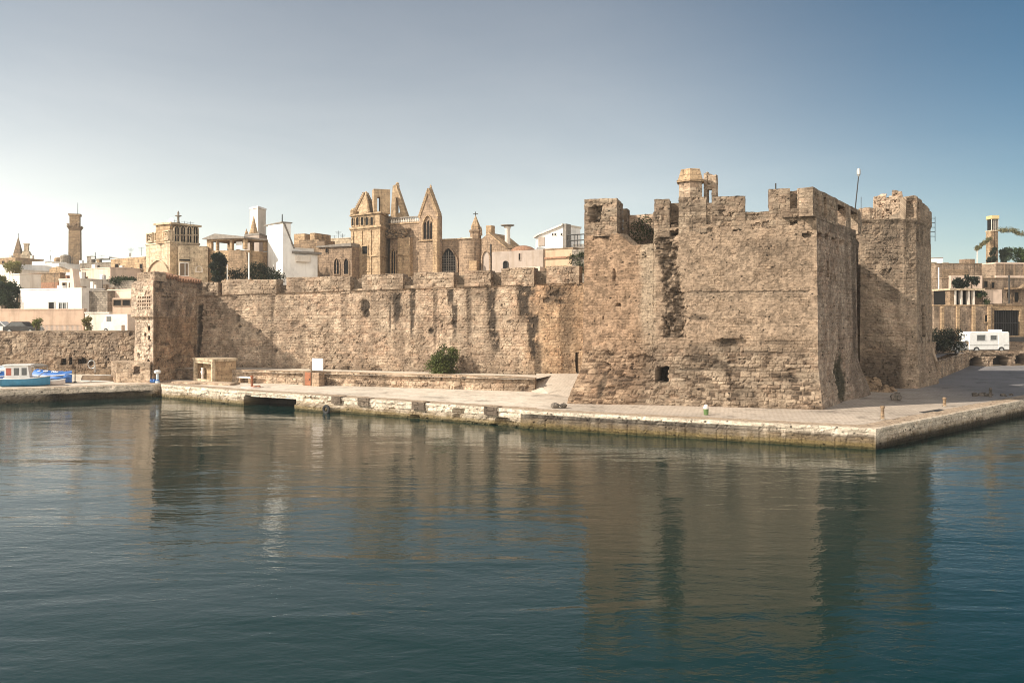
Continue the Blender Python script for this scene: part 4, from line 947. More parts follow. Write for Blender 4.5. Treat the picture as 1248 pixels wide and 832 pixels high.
house('stone_annex', 'grey rubble stone annex built onto the right side of the white cube house', 'outbuilding', 100.5, 107.5, 131, 106, 356, 6.8, 5, 'greystone')
t, fr, zt = house('beige_house', 'narrow cream house with sloping buttress squeezed between white cube house and peach house', 'house', 72, 118, 98, 116, 341, 7, 5, 'offwhite')
part('buttress', MB().prism(fr, [(fr.a(93), 7), (fr.a(101), 7), (fr.a(98), fr.z(98, 345)), (fr.a(96), fr.z(96, 328)), (fr.a(93), fr.z(93, 328))], .01, 1.0), 'peach', t)
t, fr, zt = house('peach_house', 'peach rendered flat roofed house with one wide low window right of the slim bell tower', 'house', 98.5, 126, 134.5, 121, 328, 7, 8, 'peach')
win(t, fr, 113.5, 126, 349, 354.5, 'dark', 'wood')
house('brown_wall', 'brown rubble garden wall on the slope behind the white cube house', 'wall', 23.5, 127, 73, 124, 334, 8, 1.0, 'brown')
house('garden_shed', 'low reddish brown shed against the brown garden wall behind the white cube house', 'shed', 50, 122.5, 71, 121, 344, 8, 2, 'tile', None)
t, fr, zt = house('ruined_house', 'whitewashed ruin with arched openings and a broken top left of the slim bell tower', 'house', 60, 137, 87, 135, 332, 9, 3, 'offwhite', None)
win(t, fr, 62, 67, 333, 342, 'brown', 'offwhite', 'round', name='arched_opening'); 
part('broken_gable', MB().prism(fr, [(fr.a(60), zt + .003), (fr.a(88), zt + .003), (fr.a(88), zt + .5), (fr.a(80), zt + .35), (fr.a(70), zt + 1.0), (fr.a(64), zt + .9), (fr.a(60), zt + .6)], -1, 0), 'tan', t)
part('roof', MB().prism(fr, [(fr.a(71), fr.z(80, 341)), (fr.a(88), fr.z(80, 341)), (fr.a(86), fr.z(80, 336)), (fr.a(72), fr.z(80, 338))], .01, .8), 'tile', t)
t, fr, zt = house('white_house', 'long low white house under the two small church spires with stepped roof', 'house', 33, 172, 72, 166, 323, 10, 8, 'white')
part('roof_block', MB().fbox(fr, fr.a(36), fr.a(52), -5, -.5, zt + .1, fr.z(44, 318.5)), 'white', t); part('roof_block', MB().fbox(fr, fr.a(53), fr.a(60), -4, -.6, zt + .1, fr.z(56, 320)), 'offwhite', t)
antenna(t, fr.pt(fr.a(50), -2, zt), 3.2); dish(t, fr.pt(fr.a(55.5), -1, fr.z(55, 310)), .9, (-.6, -.7, .5))
t, fr, zt = house('white_house', 'low white house at the far left edge below the brown ridge house', 'house', -40, 145, 26, 138, 331, 8, 9, 'offwhite')
part('roof_block', MB().fbox(fr, fr.a(-38), fr.a(15), -7, -.5, zt + .1, fr.z(0, 322)), 'white', t)
t, fr, zt = house('gate_pillar', 'pale square pillar house standing between the dark left tree and the brown garden wall', 'outbuilding', 13.5, 115, 24, 114, 335, 7, 3, 'offwhite')
win(t, fr, 21, 23.2, 360, 378, 'dark', 'wood')
house('hill_house', 'brown flat house on the ridge at the far left edge behind the yellow bush', 'house', -40, 205, 19, 200, 315.5, 14, 8, 'tan')
house('grey_house', 'grey stone flat house just right of the slim bell tower with a pale roof tank', 'house', 97.5, 168, 137, 164, 321, 12, 8, 'greystone')
t, fr, zt = house('roof_tank', 'pale boxy roof tank on the grey stone house right of the bell tower', 'water tank', 111, 166, 133, 165, 313, 19, 3, 'steel', None)
part('pipe', MB().tube(fr.pt(1, .02, 19), fr.pt(1, .02, zt + .9), .08, .08, 6), 'iron', t)
t, fr, zt = house('chimney_stack', 'small grey stone chimney block beside the foot of the slim bell tower', 'chimney', 106, 170, 111.5, 169.5, 313, 17, 1, 'greystone')
t, fr, zt = house('tan_house', 'plain tan house with one tall arched window left of the ornate carved building', 'house', 135, 130, 180, 124, 314.5, 7, 9, 'tan', 'offwhite')
win(t, fr, 157.5, 164, 326, 339, 'dark', 'wood', 'round')
antenna(t, fr.pt(fr.a(150), -3, zt), 2)
house('garden_wall', 'pale rounded garden wall with a sloping top behind the parked white van', 'wall', 131, 108, 163, 105, 354, 6.6, .6, 'peach')
house('rubble_wall', 'rough grey rubble wall under the hedge below the tan house', 'wall', 134.5, 118, 163, 116, 344, 7, 1, 'greystone')
t, fr, zt = house('garage', 'low garage with dark open doors behind the parked white van', 'garage', 137, 103.6, 163, 102.6, 363, 6.5, 2, 'pink', None)
win(t, fr, 139, 148, 365.5, 372, 'dark', 'wood', sill=False, name='garage_door'); win(t, fr, 150, 159, 365.5, 372, 'dark', 'wood', sill=False, name='garage_door')

for o_, f_, ws in (('peach_house', FP(98.5, 126, 134.5, 121), ((103, 107, 338, 345),)), ('beige_house', FP(72, 118, 98, 116), ((77, 80.5, 345, 350), (85, 88, 345, 350))), ('tan_house', FP(135, 130, 180, 124), ((141, 145, 322, 328), (171, 174, 322, 328))),
                   ('hill_house', FP(-40, 205, 19, 200), ((3, 5, 318, 321), (12, 14, 318, 321))), ('white_house.001', FP(33, 172, 72, 166), ((40, 42, 326, 330), (55, 57, 326, 330), (63, 65, 326, 330))), ('grey_house', FP(97.5, 168, 137, 164), ((118, 121, 323.5, 327),))):
    for w_ in ws: win(bpy.data.objects[o_], f_, *w_, 'dark', 'wood', fw=.1)
rs = random.Random(77)
for nm in ('white_house', 'peach_house', 'hill_house', 'white_house.001', 'white_house.002', 'grey_house', 'tan_house', 'stone_annex', 'beige_house'):
    o_ = bpy.data.objects[nm]; wall_ = [k for k in o_.children if k.name.startswith('wall')][0]; cs = [Vector(v.co) + o_.location for v in wall_.data.vertices]; ztop_ = max(v.z for v in cs); c0 = sum(cs, Vector()) / len(cs); ex = max(v.x for v in cs) - min(v.x for v in cs)
    for k in range(3):
        bx_ = c0.x + rs.uniform(-.38, .38) * ex; by_ = c0.y + rs.uniform(-1.5, .5); w_ = rs.uniform(.3, .8); f_ = Fr((bx_ - w_ / 2, by_), (bx_ + w_ / 2, by_ - .1))
        part('roof_block', MB().fbox(f_, 0, w_, -w_, 0, ztop_ + .19, ztop_ + .19 + rs.uniform(.35, 1.1)), rs.choice(['offwhite', 'tan', 'steel', 'umber', 'white']), o_, bevel=.03)
    antenna(o_, (c0.x + rs.uniform(-.3, .3) * ex, c0.y, ztop_ + .15), rs.uniform(1.2, 2.4))
# slim bell tower
bt = thing('bell_tower', 'slim tall square brown bell tower with a corbelled gallery and a thin rod on top', 'bell tower', (X(91.5, 190), 190, 14))
c = Vector((X(91.5, 191), 191)); hexa = lambda r, rot=20: [(c.x + r * math.cos(math.radians(k + rot)), c.y + r * math.sin(math.radians(k + rot))) for k in (45, 135, 225, 315)]
z = lambda y: Zp(y, 190)
mb = MB(); foot(mb, hexa(1.85), 12, z(280.5), 1.0, .9); part('shaft', mb, 'tan', bt)
mb = MB(); foot(mb, hexa(1.66), z(280.4), z(277), .95, 1.25); foot(mb, hexa(2.15), z(276.9), z(275.3)); part('gallery', mb, 'brown', bt)
mb = MB(); foot(mb, hexa(1.45), z(275.2), z(263)); part('belfry', mb, 'tan', bt)
mb = MB(); foot(mb, hexa(1.7), z(262.9), z(260.5), 1, 1.06); part('cornice', mb, 'tan', bt)
part('rod', MB().tube((X(94.8, 190), 190, z(261)), (X(94.8, 190), 190, z(247)), .08, .05, 6), 'iron', bt)
mb = MB(); rs = random.Random(3)
for k in range(10): rock(mb, (c.x + rs.uniform(-1.5, 1.5), c.y - 1.3, z(277) + rs.uniform(-.5, 1.0)), rs.uniform(.15, .32), rs)
part('corbels', mb, 'brown', bt)
# two spires of the far church
ch = thing('church_spire', 'small pointed brown spire with a cross on the far left skyline', 'spire', (X(22, 230), 230, 16))
z = lambda y: Zp(y, 230); c = Vector((X(22.3, 230), 230)); mb = MB(); foot(mb, hexa(1.35, 10), 14, z(309)); part('tower', mb, 'tan', ch)
mb = MB(); foot(mb, hexa(1.3, 10), z(309), z(289), 1, .06); part('spire', mb, 'brown', ch)
mb = MB(); mb.tube((c.x, c.y, z(290)), (c.x, c.y, z(284)), .07, .07, 5); mb.tube((c.x - .35, c.y, z(285.6)), (c.x + .35, c.y, z(285.6)), .06, .06, 5); part('cross', mb, 'iron', ch)
ch = thing('church_turret', 'pale stepped church turret standing beside the small pointed brown spire', 'turret', (X(33, 226), 226, 16))
z = lambda y: Zp(y, 226); c = Vector((X(32.5, 226), 226)); mb = MB(); foot(mb, hexa(1.7, 15), 14, z(311)); part('base', mb, 'cream', ch)
mb = MB(); foot(mb, hexa(1.55, 15), z(311), z(306), 1, .62); foot(mb, hexa(.72, 15), z(305.9), z(298.5)); foot(mb, hexa(.9, 15), z(298.4), z(296.8)); part('lantern', mb, 'cream', ch)
dm = thing('domed_building', 'grey stone building with two squat rounded roof drums left of the slim bell tower', 'building', (X(72, 185), 185, 14))
z = lambda y: Zp(y, 185)
mb = MB(); foot(mb, quad3(Q(59, 188), Q(84, 184), Q(90, 192)), 12, z(322)); part('wall', mb, 'cream', dm)
mb = MB(); mb.lathe((X(77, 185), 186, 0), [(1.15, z(323)), (1.15, z(312.5)), (.95, z(311)), (.3, z(310))], 16); part('drum', mb, 'greystone', dm)
mb = MB(); mb.lathe((X(67, 185), 186.5, 0), [(.95, z(323)), (.95, z(315)), (.7, z(313.4)), (.2, z(313))], 16); part('drum', mb, 'tan', dm)

# trees and shrubs on the left
DKL, DKH = (0.012, 0.022, 0.010), (0.035, 0.055, 0.020)
tree('dense_tree', 'dense dark green tree at the far left edge beside the white cube house', 'tree', (X(6, 111), 111, 7), (X(6, 111), 111, Zp(361, 111)), 2.0, 1.9, 16, 4200, .3, DKL, DKH, 1)
tree('leafy_bush', 'yellow green bush on the ridge below the small church spires', 'bush', (X(17, 138), 138, 11), (X(17, 138), 138, Zp(326, 138)), 1.55, 1.1, 12, 1600, .3, (.10, .10, .03), (.26, .23, .07), 2)
tree('palm_bush', 'pale yellow green bushy palm behind the dark left tree', 'bush', (X(3, 116), 116, 8), (X(2, 116), 116, Zp(346, 116)), 1.3, .8, 8, 900, .4, (.06, .07, .02), (.16, .15, .05), 3)
tree('street_shrub', 'light green shrub growing at the street edge beside the parked cars', 'shrub', (X(44, 93), 93, 5.4), (X(44, 93), 93, Zp(394.5, 93)), .7, .55, 8, 700, .2, (.09, .10, .03), (.25, .25, .08), 4)
tree('street_shrub', 'tall thin yellowish shrub on the quay wall right of the iron railing', 'shrub', (X(107, 93), 93, 5.4), (X(107, 93), 93, Zp(396, 93)), .55, .9, 9, 800, .2, (.09, .09, .03), (.26, .22, .08), 5)
hd = foliage('hedge', [((X(p, 117), 117.5 + .3 * math.sin(p), Zp(342, 117)), .6) for p in range(137, 162, 3)], 1600, .25, DKL, (.06, .08, .025), 6)
tag(hd, 'low clipped hedge on top of the grey rubble wall below the tan house', 'hedge')

# parked vehicles
def car(name, label, cat, base, L, h, mat, yaw=0, van=False, group=None):
    t = thing(name, label, cat, (0, 0, 0), group); w = 1.65
    fr = Fr((-L / 2, -w / 2), (L / 2, -w / 2))
    if van: prof = [(0.0, .35), (L, .35), (L, h * .52), (L * .93, h * .58), (L * .80, h * .97), (L * .74, h), (.06, h), (0, h * .9)]
    else: prof = [(0.0, .35), (L, .35), (L, .68), (L * .93, .80), (L * .72, .86), (L * .56, h), (L * .24, h), (L * .08, .9), (0, .85)]
    part('body', MB().prism(fr, prof, -w, 0), mat, t, bevel=.06)
    g = MB()
    if van: g.fbox(fr, L * .60, L * .78, -w - .01, .01, h * .62, h * .88)
    else: g.prism(fr, [(L * .15, .92), (L * .66, .92), (L * .545, h - .08), (L * .25, h - .08)], -w - .01, .01)
    part('side_window', g, 'glass', t)
    for a in (L * .2, L * .8):
        for b in (-.05, -w + .05):
            p = Vector(fr.pt(a, b, .32)); wh = part('wheel', MB().tube(p - Vector((0, .1, 0)), p + Vector((0, .1, 0)), .32, .32, 16), 'rubber', t)
            part('rim', MB().tube(p - Vector((0, .11, 0)), p + Vector((0, .11, 0)), .18, .18, 12), 'steel', wh)
    for b in (-.25, -w + .25):
        part('headlight', MB().fbox(fr, L - .02, L + .02, b - .15, b + .15, .55, .68), 'wpaint', t)
    t.location = base; t.rotation_euler = (0, 0, yaw); return t
car('parked_car', 'white parked car at the left edge behind the quay wall', 'car', (X(2, 95.5), 95.5, 5.42), 4.1, 1.45, 'wpaint', .1)
car('parked_car', 'dark grey parked car between the white car and the light green shrub', 'car', (X(29, 95), 95, 5.42), 3.9, 1.42, 'iron', .05)
car('parked_van', 'white parked van with a faded red patch beside the left bastion', 'van', (X(146, 97.5), 97.5, 5.42), 4.3, 2.3, 'bwhite', 2.75, True)
rl = thing('iron_railing', 'iron railing with thin upright bars along the top of the quay wall', 'railing', (X(70, 92.3), 92.3, 5.4))
rf = FP(49, 92.3, 99, 92.0); mb = MB(); z0, z1 = Zp(405.5, 92), Zp(396.5, 92)
for k in range(34): mb.tube(rf.pt(rf.L * k / 33, 0, z0), rf.pt(rf.L * k / 33, 0, z1), .022, .022, 5)
part('bars', mb, 'steel', rl); mb = MB()
for zz in (z1, z0 + .12): mb.fbox(rf, 0, rf.L, -.02, .02, zz - .03, zz + .03)
part('rails', mb, 'iron', rl)
tag(part('concrete_block', MB().fbox(FP(139, 93, 149, 92.8), 0, .95, -.6, 0, 5.2, Zp(396, 93)), 'bwhite', None, bevel=.03), 'small white block standing on the quay wall below the parked van', 'block')

# ------------------------------------------------------------------ boats drawn up on the left quay
def hull(mb, L, bm, h, n=14, m=8, flat=0.35):
    rows = []
    for i in range(n + 1):
        s = i / n; w = bm / 2 * (1 - max(0, (s - .45) / .55) ** 2.2) * (0.82 + .18 * min(1, s / .3)); sh = h * (1 + .32 * max(0, s - .4) ** 2 * 2); kz = .12 * h * max(0, s - .75) * 8 * .5
        rows.append([(s * L - L / 2, w * math.sin(-math.pi / 2 + math.pi * k / m) if False else w * (2 * k / m - 1), 0) for k in range(m + 1)])
        for k in range(m + 1):
            y = 2 * k / m - 1; x = rows[-1][k][0]; z = kz + (sh - kz) * abs(y) ** 2.6; rows[-1][k] = (x, w * math.copysign(min(1, abs(y) ** .75), y), z)
    vs = [p for r in rows for p in r]; fs = [(i * (m + 1) + k, (i + 1) * (m + 1) + k, (i + 1) * (m + 1) + k + 1, i * (m + 1) + k + 1) for i in range(n) for k in range(m)]
    fs.append(tuple(range(m, -1, -1))); mb.add(vs, fs); return rows
def boat(name, label, L, bm, h, mat, base, yaw, cabin=False, tarp=None, deckmat='wpaint', upturned=False):
    t = thing(name, label, 'boat', (0, 0, 0)); mb = MB(); rows = hull(mb, L, bm, h)
    part('hull', mb, mat, t, True)
    g = MB()
    for sgn in (0, -1):
        for i in range(len(rows) - 1): g.tube(rows[i][sgn], rows[i + 1][sgn], .045, .045, 6)
    part('gunwale', g, deckmat, t)
    d = MB()
    for i in range(len(rows) - 1):
        a, b = rows[i], rows[i + 1]; zz = -.1
        d.add([(a[0][0], a[0][1] * .93, a[0][2] + zz), (a[-1][0], a[-1][1] * .93, a[-1][2] + zz), (b[-1][0], b[-1][1] * .93, b[-1][2] + zz), (b[0][0], b[0][1] * .93, b[0][2] + zz)], [(0, 3, 2, 1)])
    part('deck', d, 'wood', t)
    if cabin:
        f = Fr((-L * .40, -bm * .34), (L * .12, -bm * .34)); z1 = h + 1.15
        c = part('cabin', MB().prism(f, [(0, h - .15), (f.L, h - .15), (f.L * .9, z1), (0, z1)], -bm * .68, 0), 'wpaint', t, bevel=.03)
        for k, mm in enumerate(('red', 'glass', 'glass')):
            a = .12 + k * f.L * .3; part('cabin_window', MB().fbox(f, a, a + f.L * .2, -.01, .02, h + .3, z1 - .2), mm, c)
        part('cabin_window', MB().fbox(Fr((-L * .40, bm * .2), (-L * .40, -bm * .2)), .1, bm * .4 - .1, -.01, .02, h + .25, z1 - .2), 'glass', c)
        part('roof', MB().fbox(f, -.15, f.L + .1, -bm * .68 - .12, .12, z1 + .003, z1 + .1), 'wpaint', t, bevel=.03)
        part('rail', MB().tube((L * .2, -bm * .3, h), (L * .42, 0, h + .6), .02, .02, 5).tube((L * .2, bm * .3, h), (L * .42, 0, h + .6), .02, .02, 5), 'steel', t)
    if tarp:
        n, m = 18, 12; vs = []
        for i in range(n + 1):
            r = rows[min(len(rows) - 1, int(round(i * (len(rows) - 1) / n)))]; x = -L / 2 + L * i / n
            for k in range(m + 1):
                y = 2 * k / m - 1; w = abs(r[0][1]) * 1.06 + .03
                zc = r[0][2] + .55 * (1 - y * y) * (1 - .5 * (i / n)) + .12 * (float(vnoise(i * .7, k * .8, 5)) - .5) - .28 * abs(y) ** 6
                vs.append((x, w * y, zc))
        part('tarpaulin', MB().add(vs, [(i * (m + 1) + k, (i + 1) * (m + 1) + k, (i + 1) * (m + 1) + k + 1, i * (m + 1) + k + 1) for i in range(n) for k in range(m)]), tarp, t, True)
        mb = MB(); rs = random.Random(int(L * 10))
        for k in range(6):
            i = rs.randint(3, 14); q0 = vs[i * 13 + 1]; q1 = vs[i * 13 + 5]; p = Vector(vs[i * 13 + 3]) + Vector((0, -.02, .04)); mb.tube(p + Vector((-.12, 0, 0)), p + Vector((.14, .05, .06)), .05, .05, 6)
        part('rope_patch', mb, 'wpaint', t)
    t.location = base; t.rotation_euler = (math.pi if upturned else 0, 0, yaw); return t
boat('fishing_boat', 'small turquoise fishing boat with white cabin and red window pulled up on the left quay', 3.9, 1.5, .72, 'teal', (X(30, 73.6), 73.8, QZ), .30, True)
boat('covered_boat', 'blue boat under a rumpled blue tarpaulin behind the turquoise boat with white cabin', 4.0, 1.6, .7, 'blue', (X(66, 77.5), 77.5, QZ), -.25, False, 'tarp')
boat('covered_boat', 'dark blue boat with blue cover cut off by the left edge of the picture', 3.6, 1.5, .75, 'blue', (X(-2, 75.5), 76.0, QZ), .5, False, 'tarp')
boat('covered_boat', 'boat under a pale grey blue cover behind the other boats at left edge', 4.4, 1.7, .9, 'skyblue', (X(-2, 82), 82.5, QZ), .2, False, 'skyblue')
boat('dinghy', 'small pale open dinghy lying by the bow of the blue covered boat', 2.0, .9, .4, 'bwhite', (X(63, 74.8), 75.0, QZ), .55)
boat('upturned_boat', 'long weathered brown boat lying upside down beside the square stone plinth', 3.0, 1.1, .5, 'wood', (X(120, 79), 79, QZ + .6), -.1, upturned=True)
boat('upturned_boat', 'shorter brown boat stacked behind the long upside-down boat by the stone plinth', 2.2, 1.1, .55, 'brown', (X(131, 80.5), 80.6, QZ + 1.1), .25, upturned=True)
cn = thing('boat_canopy', 'flat grey canopy on thin posts over the boats on the left quay', 'canopy', (X(32, 79), 79, QZ))
cf = FP(17, 79.5, 42, 79); mb = MB(); zc = Zp(448, 79)
mb.prism(cf, [(0, zc), (cf.L, zc), (cf.L * .97, zc + .12), (cf.L * .6, zc + .32), (cf.L * .25, zc + .28), (0, zc + .05)], -1.8, 0); part('roof', mb, 'slate', cn)
for a in (.1, cf.L - .1):
    for b in (-.1, -1.7): part('post', MB().tube(cf.pt(a, b, QZ), cf.pt(a, b, zc), .04, .04, 6), 'steel', cn)
def pole(label, px, d, y1, mat, z0=QZ, r=.045, name='mooring_pole', cat='pole'):
    t = thing(name, label, cat, (X(px, d), d, z0)); p = Vector((X(px, d), d, z0))
    part('shaft', MB().tube(p, (p.x, p.y, Zp(y1, d)), r, r * .9, 8), mat, t); part('base', MB().lathe(p, [(r * 3, 0), (r * 3, .06), (r * 1.3, .1)], 10), mat, t); return t
pole('thin dark pole standing just right of the blue covered boat', 91.5, 78, 450, 'iron')
t = pole('thin pole with a round loop on top near the upturned brown boats', 116, 80, 446, 'steel')
mb = MB(); c = Vector((X(116, 80) - .35, 80, Zp(444, 80)))
for k in range(14): mb.tube(c + Vector((.35 * math.cos(k * .449), 0, .4 * math.sin(k * .449))), c + Vector((.35 * math.cos((k + 1) * .449), 0, .4 * math.sin((k + 1) * .449))), .035, .035, 6)
part('loop', mb, 'steel', t)

# things on the main quay
mp_ = thing('mooring_post', 'white mushroom-headed post at the quay step near the left bastion', 'mooring post', (X(192, 77.3), 77.3, QZ))
part('shaft', MB().lathe((X(192, 77.3), 77.3, QZ), [(.22, 0), (.14, .3), (.12, .85)], 12), 'skyblue', mp_); part('cap', MB().lathe((X(192, 77.3), 77.3, QZ + .85), [(.14, 0), (.3, .1), (.33, .25), (.2, .36)], 12), 'wpaint', mp_)
mb = MB(); rs = random.Random(2)
for k in range(7): rock(mb, (X(188, 77.2) + rs.uniform(-.35, .35), 77.3 + rs.uniform(-.15, .15), QZ + .12 + .12 * (k % 2)), .17, rs, .8)
tag(part('folded_net', mb, 'blue', None, True), 'small heap of blue folded net at the foot of the white mushroom post', 'net')

hut = thing('stone_hut', 'small open-fronted stone hut with a pale slab roof on the quay', 'hut', (X(259, 77), 78, QZ))
A, B, C = Q(236, 79.6), Q(259, 76.6), Q(288, 78.6); HL, HR = Fr(A, B), Fr(B, C); D_ = A + C - B; zh = HR.z(259, 441)
mb = MB(); mb.fbox(HR, 0, HR.L, -.25, 0, QZ - .05, zh); part('wall', mb, 'tan', hut)
BKF = Fr(A, D_); mb = MB(); foot(mb, [A + HR.t * .0, A + HL.t * .25, A + HL.t * .25 + HR.t * HR.L, D_], QZ - .05, zh); part('wall', mb, 'tan', hut)
FR3 = Fr(D_, C); mb = MB(); foot(mb, [D_ + HL.t * .26, C - HL.t * .26, C - HL.t * .26 - HR.t * .25, D_ + HL.t * .26 - HR.t * .25], QZ - .05, zh); part('wall', mb, 'tan', hut)
for a in (0.0, HL.L - .28): part('pillar', MB().fbox(HL, a, a + .28, -.28, .04, QZ - .05, zh - .002), 'cream', hut, bevel=.02)
part('sill', MB().fbox(HL, .285, HL.L - .285, -.3, .0, QZ - .05, QZ + .28), 'cream', hut); part('back_panel', MB().fbox(HL, .285, HL.L - .285, -1.0, -.8, QZ - .05, zh - .003), 'tan', hut); part('lintel', MB().fbox(HL, .285, HL.L - .285, -.3, .0, zh - .22, zh - .003), 'cream', hut)
mb = MB(); foot(mb, [A, B, C, D_], zh + .002, zh + .26, 1.05, 1.07); part('roof', mb, 'cream', hut, bevel=.03)
vase = MB().lathe((HL.pt(.9, -.5, 0)[0], HL.pt(.9, -.5, 0)[1], QZ + .0), [(.18, 0), (.12, .3), (.10, .6), (.22, .95), (.1, 1.05), (.16, 1.3)], 12)
tag(part('stone_urn', vase, 'bwhite', None, True), 'small pale stone urn standing inside the open hut', 'urn')
pvs = rblock('paved_step', None, Fr((-31.8, 76.6), (-25.4, 74.4)), 0, 6.6, -1.4, 0, 1.1, 1.38, .12, 64, .4, .3, 1.1, None, 1.25); tag(pvs, 'low worn stone step in front of the open hut', 'step')
bn = thing('slab_bench', 'pale stone slab bench on two blocks right of the open hut', 'bench', (X(297, 77), 77, QZ)); bf = FP(288.5, 77.4, 306, 76.6); zb = bf.z(297, 459)
part('seat', MB().fbox(bf, 0, bf.L, -.55, 0, zb - .14, zb), 'bwhite', bn, bevel=.02)
for a in (.12, bf.L - .4): part('leg', MB().fbox(bf, a, a + .28, -.5, -.05, QZ - .02, zb - .143), 'brown', bn)
bd = thing('mooring_bollard', 'slim rusty bollard on a round base near the dark slipway opening', 'bollard', (X(307, 72.5), 72.5, QZ)); p = Vector((X(307, 72.5), 72.5, QZ))
part('shaft', MB().lathe(p, [(.13, .04), (.1, .2), (.1, .85), (.15, .9), (.14, 1.02), (.05, 1.06)], 12), 'rust', bd, True); part('base', MB().lathe(p, [(.95, 0), (.95, .05), (.9, .06)], 24), 'bwhite', bd)
mb = MB()
for k in range(9): rock(mb, (X(309, 72.3) + rs.uniform(-.1, .6), 72.4 + rs.uniform(-.3, .3), QZ + .08), .13, rs)
tag(part('rope_coil', mb, 'rust', None, True), 'untidy brown rope coil beside the slim rusty bollard', 'rope')
# sign board and rusty cabinet against the terrace wall
cbf = FP(370, 74.6, 388, 73.6); cb = thing('utility_cabinet', 'rusty orange utility cabinet built into the terrace wall under the white board', 'cabinet', (*cbf.pt(.3, 0, QZ),)); zc = cbf.z(374, 452.5)
part('body', MB().fbox(cbf, cbf.a(369.5), cbf.a(379.5), -.7, 0.02, QZ - .02, zc), 'wood', cb, bevel=.02)
dr = part('door', MB().fbox(cbf, cbf.a(372), cbf.a(379), .022, .06, QZ + .05, zc - .06), 'rust', cb, bevel=.01); part('handle', MB().fbox(cbf, cbf.a(377.8), cbf.a(378.4), .06, .1, QZ + .5, QZ + .65), 'iron', dr)
part('pier', MB().fbox(cbf, cbf.a(380), cbf.a(388.5), -.7, 0.0, QZ - .02, zc - .08), 'rose', cb)
sb = thing('notice_board', 'blank white notice board on a post above the rusty cabinet', 'sign', (*cbf.pt(.3, -.8, QZ),))
part('board', MB().fbox(cbf, cbf.a(371.5), cbf.a(385), -.95, -.85, zc + .03, cbf.z(378, 437)), 'bwhite', sb, bevel=.03); part('post', MB().fbox(cbf, cbf.a(370), cbf.a(371.2), -.98, -.83, QZ, cbf.z(371, 441)), 'wood', sb)
# bush at the foot of the wall
tree('wall_bush', 'round green bush growing at the foot of the long fortress wall', 'bush', (X(543, 76.2), 75.2, 2.2), (X(541, 75.4), 75.3, Zp(441, 75.4)), 1.5, 1.5, 26, 6000, .17, (.022, .032, .009), (.13, .15, .04), 9)
# dark fender blocks along the quay
QE = Fr(qpath[6], qpath[7]); proto = None
for i, (px, w, lab) in enumerate(((411, .95, 'dark timber fender block at the quay edge, first to the right of the slipway opening'), (444, 1.1, 'dark fender block at the quay edge below the right end of the bushless wall'),
                       (511, 1.15, 'dark fender block at the quay edge just left of the green wall bush'), (599, 1.05, 'dark fender block at the quay edge, last before the dark block quay'))):
    a = QE.a(px)
    o = rblock('fender_block', None, QE, a - w / 2, a + w / 2, -.55, .17, .68, 1.27, .07, 800 + i, .8, .5, .9, lambda U, Z, h, col, j, R: (h, tint(col, np.full(U.shape, .7), (.09, .075, .062))), .9)
    tag(o, lab, 'fender', 'dark fender blocks along the quay edge')
bpy.data.objects['fender_block.001']['label'] = 'dark fender block at the quay edge, second to the right of the slipway opening'
ty = thing('rubber_tyre', 'black tyre hanging at the waterline just right of the slipway opening', 'tyre', (X(405, 64.4), 64.4, .2)); p = Vector(QE.pt(QE.a(406), .75, .28)); q3 = Vector((QE.n.x, QE.n.y, 0))
mb = MB(); tq = q3.to_track_quat('Z', 'Y'); n_, m_ = 18, 8; vs = []
for i in range(n_):
    for k in range(m_):
        a, b = 2 * math.pi * i / n_, 2 * math.pi * k / m_; vs.append(p + tq @ Vector(((.27 + .11 * math.cos(b)) * math.cos(a), (.27 + .11 * math.cos(b)) * math.sin(a), .11 * math.sin(b))))
mb.add(vs, [(i * m_ + k, ((i + 1) % n_) * m_ + k, ((i + 1) % n_) * m_ + (k + 1) % m_, i * m_ + (k + 1) % m_) for i in range(n_) for k in range(m_)])
part('tread', mb, 'rubber', ty, True)
for i, (px, d, r, lab) in enumerate(((677, 56.2, .32, 'rough dark boulder on the quay where the dark block wall begins'), (686.5, 56.2, .27, 'squarish dark stone beside the rough boulder at the start of the dark quay wall'))):
    mb = MB(); rock(mb, (X(px, d), d, QZ + .16), r, random.Random(43 + i), .62); tag(part('boulder', mb, 'darkblock'), lab, 'boulder')
mb = MB(); rock(mb, (X(1092, 61.5), 61.5, QZ + .2), .42, random.Random(55), .85); tag(part('boulder', mb, 'darkblock'), 'lone black boulder on the cobbles in the shade of the ruined-crown tower', 'boulder')
bi = thing('litter_bin', 'small green bin with a white lid on the quay before the big tower', 'bin', (X(860.5, 52.4), 52.4, QZ)); p = Vector((X(860.5, 52.4), 52.4, QZ))
part('body', MB().lathe(p, [(.15, 0), (.17, .38)], 14), 'green', bi); part('lid', MB().lathe(p, [(.18, .383), (.18, .45), (.12, .62), (.05, .66)], 14), 'bwhite', bi)
def quay_post(px, d, hh, lab):
    t = thing('quay_bollard', lab, 'bollard', (X(px, d), d, QZ), 'stone bollards on the right quay'); p = Vector((X(px, d), d, QZ))
    part('shaft', MB().lathe(p, [(.15, 0.02), (.11, .1), (.10, hh - .14), (.14, hh - .1), (.13, hh), (.04, hh + .03)], 12), 'brown', t, True); part('base', MB().lathe(p, [(.22, 0), (.2, .05)], 12), 'greystone', t)
quay_post(1075.5, 50.0, .82, 'slim dark bollard near the sunlit outer corner of the right quay'); quay_post(1151, 57.2, .62, 'short pale bollard further along the right quay, halfway to the frame edge')
mb = MB(); mb.fbox(Fr((27.0, 53.3), (29.6, 55.4)), 0, 2.9, -.55, 0, QZ - .02, QZ + .012); tag(part('drain_cover', mb, 'iron'), 'long dark iron drain cover set in the pale right quay', 'drain cover')
mb = MB(); rs = random.Random(12)
